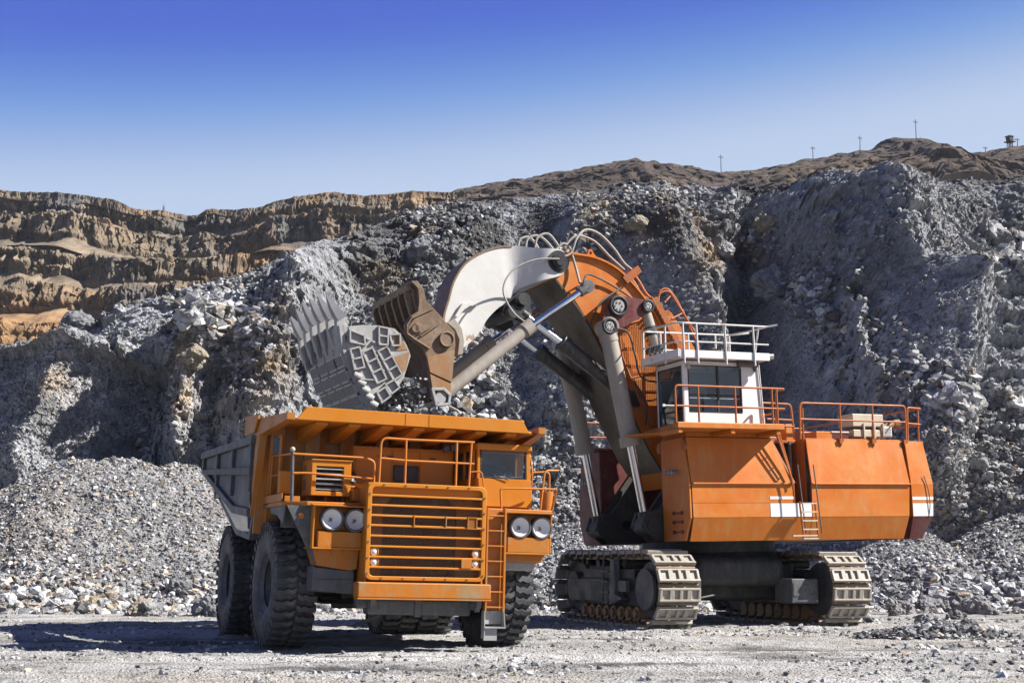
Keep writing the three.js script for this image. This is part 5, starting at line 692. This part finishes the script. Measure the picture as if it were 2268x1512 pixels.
  for (const s of [1, -1]) {
    const z = s * 1.87, at = (a, b, c) => slab(a, s > 0 ? b : -c, s > 0 ? c : -b, .015);
    part(bk, 'cheek_plate', at([[-10.06, 8.04], [-9.17, 8.3], [-9.29, 7.33], [-9.97, 7.6]], 1.86, 1.92), m.ochre);
    part(bk, 'cheek_plate', at([[-9.97, 7.56], [-9.3, 7.27], [-9.32, 6.9], [-9.9, 7.1]], 1.86, 1.91), m.ochre);
    part(bk, 'pivot_cap', [disc(-9.44, 8.6, z, .24, .16, 32), ringZ(-9.44, 8.6, z + s * .08, .21, .035, 32)], m.rust);
    part(bk, 'pin_box', [...[[-9.9, 7.1, -9.55, 7.12], [-9.55, 7.12, -9.36, 6.95], [-9.36, 6.95, -9.4, 6.68], [-9.4, 6.68, -9.78, 6.64], [-9.78, 6.64, -9.9, 7.1]].map(([a, b, c, d]) => rbox(Math.hypot(c - a, d - b) + .07, .09, .16, 0, 0, 0, .02).rotateZ(Math.atan2(d - b, c - a)).translate((a + c) / 2, (b + d) / 2, z)), disc(-9.63, 6.87, z - s * .02, .17, .1, 20)], m.dustSteel);
    part(bk, 'hinge_cover', [at([[-10.62, 8.72], [-10.62, 8.95], [-10.44, 9.18], [-9.9, 9.45], [-9.62, 9.1], [-10.2, 8.75], [-10.45, 8.62]], 1.86, 1.91)], m.rust);
    part(bk, 'hinge_rim', [...[[-10.66, 8.72, -10.66, 8.98], [-10.66, 8.98, -10.48, 9.24], [-10.48, 9.2, -9.85, 9.5], [-10.66, 8.72, -10.46, 8.58], [-10.46, 8.58, -9.98, 8.3], [-10.25, 8.66, -9.65, 9.08]].map(([a, b, c, d]) => rbox(Math.hypot(c - a, d - b) + .03, .05, .08, 0, 0, 0, .015).rotateZ(Math.atan2(d - b, c - a)).translate((a + c) / 2, (b + d) / 2, z + s * .04)), disc(-10.42, 8.87, z + s * .05, .11, .12, 16), rbox(.2, .26, .1, -10.34, 8.9, z + s * .06, .02)], m.rust);
  }
  // bucket, front jaw (grey) with teeth and wear plates
  const JS = [[-12.42, 8.86], [-12.01, 8.92], [-11.52, 8.93], [-11.02, 8.86], [-10.76, 8.62], [-10.58, 8.2], [-10.54, 8.07], [-10.66, 7.7], [-10.77, 7.39], [-10.96, 7.1], [-11.48, 6.64], [-11.68, 6.45], [-12.22, 7.5], [-12.44, 8.11], [-12.5, 8.35]];
  const LIP = [[-12.58, 8.9], [-12.5, 8.35], [-12.44, 8.11], [-12.22, 7.5], [-11.95, 6.98], [-11.66, 6.42], [-11.3, 6.3]];
  const jaw = P('bucket_jaw', [slab(JS, 1.74, 1.86, .02), slab(JS, -1.86, -1.74, .02), slab([...off(LIP, .02), ...off(LIP, -.14).reverse()].map((p) => p), -1.84, 1.84, .02)], m.dustSteel);
  const bars4 = (list, z, w = .05, h = .09) => list.map(([a, b, c, d]) => rbox(Math.hypot(c - a, d - b) + w, w, h, 0, 0, 0, .012).rotateZ(Math.atan2(d - b, c - a)).translate((a + c) / 2, (b + d) / 2, z));
  const ladder = (p0, p1, p2, p3, n) => { const o = [[...p0, ...p3], [...p1, ...p2]]; for (let i = 0; i <= n; i++) o.push([lerp(p0[0], p3[0], i / n), lerp(p0[1], p3[1], i / n), lerp(p1[0], p2[0], i / n), lerp(p1[1], p2[1], i / n)]); return o; };
  const JZ = 1.9;
  [ladder([-12.4, 8.18], [-12.12, 8.26], [-11.98, 7.68], [-12.27, 7.6], 2), ladder([-11.53, 8.88], [-11.24, 8.84], [-11.27, 8.36], [-11.53, 8.36], 2), ladder([-11.2, 8.66], [-10.89, 8.69], [-10.89, 8.36], [-11.14, 8.34], 1), ladder([-12.03, 8.11], [-11.74, 8.26], [-11.32, 7.36], [-11.6, 7.22], 3), ladder([-11.57, 8.16], [-11.29, 8.3], [-10.84, 7.5], [-11.1, 7.32], 3), ladder([-11.6, 6.95], [-11.36, 7.12], [-11.2, 6.86], [-11.46, 6.66], 1), ladder([-11.34, 7.2], [-11.08, 7.34], [-10.92, 7.12], [-11.18, 6.92], 1), ladder([-12.4, 8.74], [-11.98, 8.6], [-11.95, 8.33], [-12.4, 8.4], 1)].forEach((l) => part(jaw, 'wear_frame', bars4(l, JZ, .055, .1), m.dustSteel));
  part(jaw, 'wear_block', [...[[-11.62, 8.02], [-11.54, 7.82], [-11.42, 7.6], [-11.86, 8.5], [-11.7, 8.42]].map(([x, y]) => rbox(.1, .07, .1, x, y, JZ, .02)), rbox(.55, .04, .08, -11.88, 7.32, JZ, .01).rotateZ(0)], m.dustSteel);
  parts(jaw, 'cheek_patch', [slab([[-11.06, 8.02], [-10.58, 8.2], [-10.68, 7.7], [-10.8, 7.55]], 1.86, 1.88, .005), slab([[-11.05, 8.75], [-10.84, 8.62], [-10.64, 8.25], [-11.0, 8.2]], 1.86, 1.875, .005)], m.ochre);
  for (let i = 0; i < 5; i++) { const t = i / 4, x = lerp(-12.2, -11.72, t), y = lerp(7.42, 6.62, t); part(jaw, 'heel_shroud', new THREE.CylinderGeometry(.11, .13, .24, 14).rotateZ(1.03 - Math.PI / 2 + 1.6).translate(x + .02, y, 1.84), m.dustSteel); }
  // teeth: cap, adapter
  const capGeo = join(hull([[-.03, .78, .025], [-.03, .78, -.025], [-.0, .78, .025], [-.0, .78, -.025], [-.07, .66, .08], [-.07, .66, -.08], [.03, .66, .08], [.03, .66, -.08], [-.12, .45, .13], [-.12, .45, -.13], [.07, .45, .13], [.07, .45, -.13], [-.15, .18, .165], [-.15, .18, -.165], [.11, .18, .165], [.11, .18, -.165], [-.15, 0, .165], [-.15, 0, -.165], [.12, 0, .165], [.12, 0, -.165]]));
  const adaGeo = join([hull([[-.1, .06, .15], [.1, .06, .15], [-.1, .06, -.15], [.1, .06, -.15], [-.15, -.3, .12], [.13, -.3, .12], [-.15, -.3, -.12], [.13, -.3, -.12], [-.06, -1.0, .08], [.1, -1.0, .08], [-.06, -1.0, -.08], [.1, -1.0, -.08]]), box(.08, .5, .05, -.06, -.55, .15), box(.08, .5, .05, -.06, -.55, -.15)]);
  const tips = [[-1.6, -13.2, 9.62], [-.96, -13.2, 9.74], [-.32, -13.18, 9.84], [.32, -13.12, 9.84], [.96, -13.04, 9.8], [1.58, -12.95, 9.7]];
  tips.forEach(([z, x, y]) => { const base = [x + .38, y - .58], an = .56; copyPart(jaw, 'tooth', capGeo, m.toothSteel, [base[0], base[1], z], [0, 0, an]); copyPart(jaw, 'tooth_adapter', adaGeo, m.dustSteel, [base[0] - .06, base[1] - .04, z], [0, 0, an - .36]); });
  part(jaw, 'lip', [hull([[-12.7, 8.98, 1.2], [-12.6, 9.0, 1.2], [-12.74, 9.02, 0], [-12.64, 9.02, 0], [-12.6, 8.9, 1.84], [-12.48, 8.9, 1.84], [-12.66, 8.96, -1.84], [-12.6, 8.9, -1.84], [-12.48, 8.9, -1.84], [-12.55, 8.6, 1.84], [-12.4, 8.6, 1.84], [-12.55, 8.6, -1.84], [-12.4, 8.6, -1.84]])], m.dustSteel);
  // slotted wear plates on the floor of the jaw
  const wp = join([box(.1, .07, .8, 0, .17, 0), box(.1, .07, .8, 0, -.17, 0), ...Array.from({ length: 6 }, (_, i) => box(.095, .36, .05, 0, 0, -.375 + i * .15))]);
  const floorAt = (t) => { const i = Math.min(LIP.length - 2, Math.floor(t)), f = t - i, a = LIP[i], b = LIP[i + 1]; return [lerp(a[0], b[0], f), lerp(a[1], b[1], f), Math.atan2(b[0] - a[0], -(b[1] - a[1]))]; };
  for (const [t, zs] of [[2.25, [-1.25, -.3, .65, 1.4]], [2.95, [-1.35, -.45, .45, 1.35]], [3.65, [-1.25, -.35, .55, 1.4]], [4.25, [-1.3, -.4, .5, 1.4]], [4.8, [-1.3, -.4, .5, 1.4]]]) for (const z of zs) { const [x, y, a] = floorAt(t); copyPart(jaw, 'wear_plate', wp, m.dustSteel, [x - .175 * Math.cos(a), y - .175 * Math.sin(a), z], [0, 0, a]); }
  parts(jaw, 'floor_seam', [...[-.02, .92].map((z) => slab([...off(LIP.slice(1, 6), -.17), ...off(LIP.slice(1, 6), -.13).reverse()], z - .03, z + .03, .005))], m.dustSteel);
}
// rock dropping out of the bucket into the truck
{
  const q = new THREE.Quaternion().setFromEuler(new THREE.Euler(0, 23 * R, 1.3 * R, 'YXZ'));
  scatter('falling_rubble', 1500, () => { const t = rnd() ** .6, p = V(-10.35 + (rr(-1, 1) + rr(-1, 1)) * .5 * (.3 + t * .9), 7.6 - t * 2.0, rr(-1.5, 2.0)).applyQuaternion(q).add(V(6.18, .22, -47.41)), s = size(.015, .17, 2.8); return [p.x, p.y, p.z, s, .05]; }, 'broken rock falling out of the open bucket', 1.3);
}
// ---------------------------------------------------------------- power line and towers on the hills
{
  const wood = new THREE.MeshStandardMaterial({ color: new THREE.Color(.06, .055, .05), roughness: .95 }), steel = new THREE.MeshStandardMaterial({ color: new THREE.Color(.09, .12, .2), roughness: .7 });
  const where = (px, py, d) => { const r = rayUp(px, py); return V(r.side * d, EYE + r.up * d, -d); };
  [[1598, 390, 340, 0, 'thin utility pole standing alone at the left end of the ridge'], [1802, 361, 322, 0, 'thin utility pole on the ridge, second from the left end'], [1906, 345, 298, .03, 'leaning utility pole on the ridge left of the spoil mound'], [2031, 318, 261, 0, 'tall utility pole on top of the spoil mound'], [2185, 352, 323, 0, 'short utility pole in the dip right of the spoil mound'], [2256, 335, 304, 0, 'utility pole just right of the lattice watch tower']].forEach(([px, py, top, lean, label], i) => {
    const d = 508, b = where(px, py, d), h = (py - top) / FOC * d * 1.02, t = thing('utility_pole', label, 'utility pole', 'utility poles along the ridge');
    t.position.copy(b); t.rotation.set(0, .3, -lean);
    part(t, 'pole', bar([0, -1, 0], [0, h, 0], .17, 8, .12), wood); part(t, 'crossarm', box(1.7, .18, .18, 0, h * .88, 0), wood);
    for (const x of [-.75, .75]) part(t, 'insulator', bar([x, h * .88, 0], [x, h * .88 + .4, 0], .09, 6), wood); 
  });
  const tower = (px, py, d, h, w, head, mat, label) => {
    const b = where(px, py, d), t = thing('lattice_tower', label, 'tower'); t.position.copy(b); t.rotation.y = .5;
    const at = (y, i) => { const k = w * lerp(1, head ? .75 : .35, y / h) / 2; return [[-k, y, -k], [k, y, -k], [k, y, k], [-k, y, k]][i]; };
    for (let i = 0; i < 4; i++) part(t, 'leg', bar([at(0, i)[0], -1, at(0, i)[2]], at(h, i), .11, 5), mat);
    const br = []; for (let k = 0; k < 5; k++) for (let i = 0; i < 4; i++) { const y0 = k / 5 * h, y1 = (k + 1) / 5 * h; br.push(bar(at(y0, i), at(y1, (i + 1) % 4), .065, 4), bar(at(y1, i), at(y1, (i + 1) % 4), .06, 4)); }
    part(t, 'bracing', br, mat);
    if (head) { part(t, 'platform', [box(w * 1.8, .2, w * 1.8, 0, h, 0)], mat); part(t, 'cabin', [box(w * 1.1, 1.3, w * 1.1, 0, h + 1.2, 0), box(w * 1.4, .25, w * 1.4, 0, h + 2, 0)], mat); part(t, 'rail', [pipe([[-w * .9, h + .8, w * .9], [w * .9, h + .8, w * .9], [w * .9, h + .8, -w * .9]], .05, .05, 4)], mat); } else part(t, 'mast', bar([0, h, 0], [0, h + 1.2, 0], .05, 4), mat);
  };
  tower(2239, 335, 505, 3.6, 1.7, true, wood, 'small lattice watch tower with a cabin at the right edge of the ridge');
  tower(361, 473, 456, 2.6, .75, false, steel, 'tiny blue lattice mast on the skyline above the brown benches');
}
// ---------------------------------------------------------------- boulders one can pick out
{
  const big = [[.8, .85, 77], [.7, .8, 88], [.9, .9, 99], [.62, .75, 111]].map(([sy, sz, s]) => { const g = new THREE.IcosahedronGeometry(1, 7), p = g.attributes.position; for (let i = 0; i < p.count; i++) { const x = p.getX(i), y = p.getY(i), z = p.getZ(i), k = 1 + .5 * blocks(x * .9 + s, y * .9, z * .9, s) + .22 * blocks(x * 2.3 + s, y * 2.3, z * 2.3, s + 9) + .06 * vnoise(x * 7, y * 7, z * 7, s); p.setXYZ(i, x * k, y * k * sy, z * k * sz); } g.deleteAttribute('normal'); g.computeVertexNormals(); return plain(g); });
  const tones = [[.3, .3, .31], [.36, .36, .36], [.24, .245, .26], [.38, .33, .25]].map((c) => new THREE.MeshStandardMaterial({ color: new THREE.Color(...c).multiplyScalar(.96), map: rockMap, bumpMap: rockBump, bumpScale: .07, roughness: .93 }));
  const put = (p, s, k, tone, ry, label, group) => { const o = shade(new THREE.Mesh(big[k], tones[tone])); o.name = numbered('boulder'); o.position.set(...p); o.scale.setScalar(s); o.rotation.set(.3 * Math.sin(ry * 3), ry, .25 * Math.cos(ry * 5)); scene.add(o); return tag(o, label, 'boulder', group); };
  const onWall = (px, py, lift = .2) => { // the wall point that shows at this pixel, found by stepping up its column
    let best = null, e = 1e9; for (let a = -90; a <= 90; a += 18) for (let t = .02; t < 1; t += .012) { const p = wallPoint(px + a, t), d = -p[2], c = Math.cos(PITCH), s = Math.sin(PITCH), y = p[1] - EYE, dd = d * c + y * s, sx = 1134 + FOC * p[0] / dd, sy = 756 - FOC * (y * c - d * s) / dd, q = Math.hypot(sx - px, sy - py); if (q < e) { e = q; best = p; } }
    return [best[0], best[1] + lift, best[2] + lift];
  };
  put(onWall(1708, 650, .3), 1.15, 2, 0, .4, 'large pale squarish boulder lodged in the dark gully above the cab rails');
  put(onWall(178, 733, .3), 0.85, 0, 2, 1.2, 'big grey boulder on the crest of the left slope below the brown benches');
  put(onWall(1700, 497, .2), 0.75, 2, 3, 2.2, 'brownish boulder jutting from the wall above the dark gully');
  put(onWall(1600, 560, .2), .7, 1, 1, .9, 'pale cracked boulder on the wall behind the boom rails');
  put(onWall(1410, 500, .2), .65, 0, 3, 2.9, 'tan boulder high on the wall above the arm joint hoses');
  put(onWall(2110, 1050, .2), 0.7, 1, 1, 1.7, 'pale boulder on the bright rock rib right of the counterweight');
  put(onWall(2100, 920, .2), 0.8, 3, 1, .2, 'flat pale boulder on the rock rib beside the rear handrail');
  put(onWall(440, 805, .2), .7, 0, 3, 3.3, 'tan boulder at the top of the left rock pillar');
  put(onWall(935, 565, .2), .75, 2, 2, 4.1, 'dark rounded boulder on the wall above the bucket');
  put(onWall(1190, 975, .2), .6, 1, 1, 5.1, 'pale boulder just right of the truck cab roof');
  const floor = (x, z, s, k, tone, label, group) => put([x, floorY(x, z) + s * .3, z], s, k, tone, x * 3.1 + z, label, group);
  floor(12.9, -45.2, .42, 0, 0, 'grey boulder on the ground against the right crawler track');
  floor(13.6, -43.6, .3, 1, 2, 'small dark boulder in front of the right crawler track');
  const feet = [['rocks right of the crawler tracks', 'angular grey rock at the foot of the rubble right of the crawler tracks'], ['rocks behind the truck', 'angular grey rock at the foot of the rubble just left of the truck wheels'], ['rocks along the wall foot', 'angular grey rock at the foot of the wall behind the machines']];
  for (let i = 0; i < 70; i++) { const x = i < 36 ? rr(9, 27) : i < 54 ? rr(-14, -5) : rr(-24, 8), z = -rr(i < 36 ? 47 : 52, 58), s = size(.2, .62, 2); put([x, Math.max(floorY(x, z), heapTop(x, z)) + s * .25, z], s, i % 4, i % 9 === 4 ? 3 : i % 3, rr(0, 6), feet[i < 36 ? 0 : i < 54 ? 1 : 2][1], feet[i < 36 ? 0 : i < 54 ? 1 : 2][0]); }
}
scene.fog = new THREE.FogExp2(new THREE.Color(.62, .7, .82), 0.00007);
renderer.render(scene, camera);
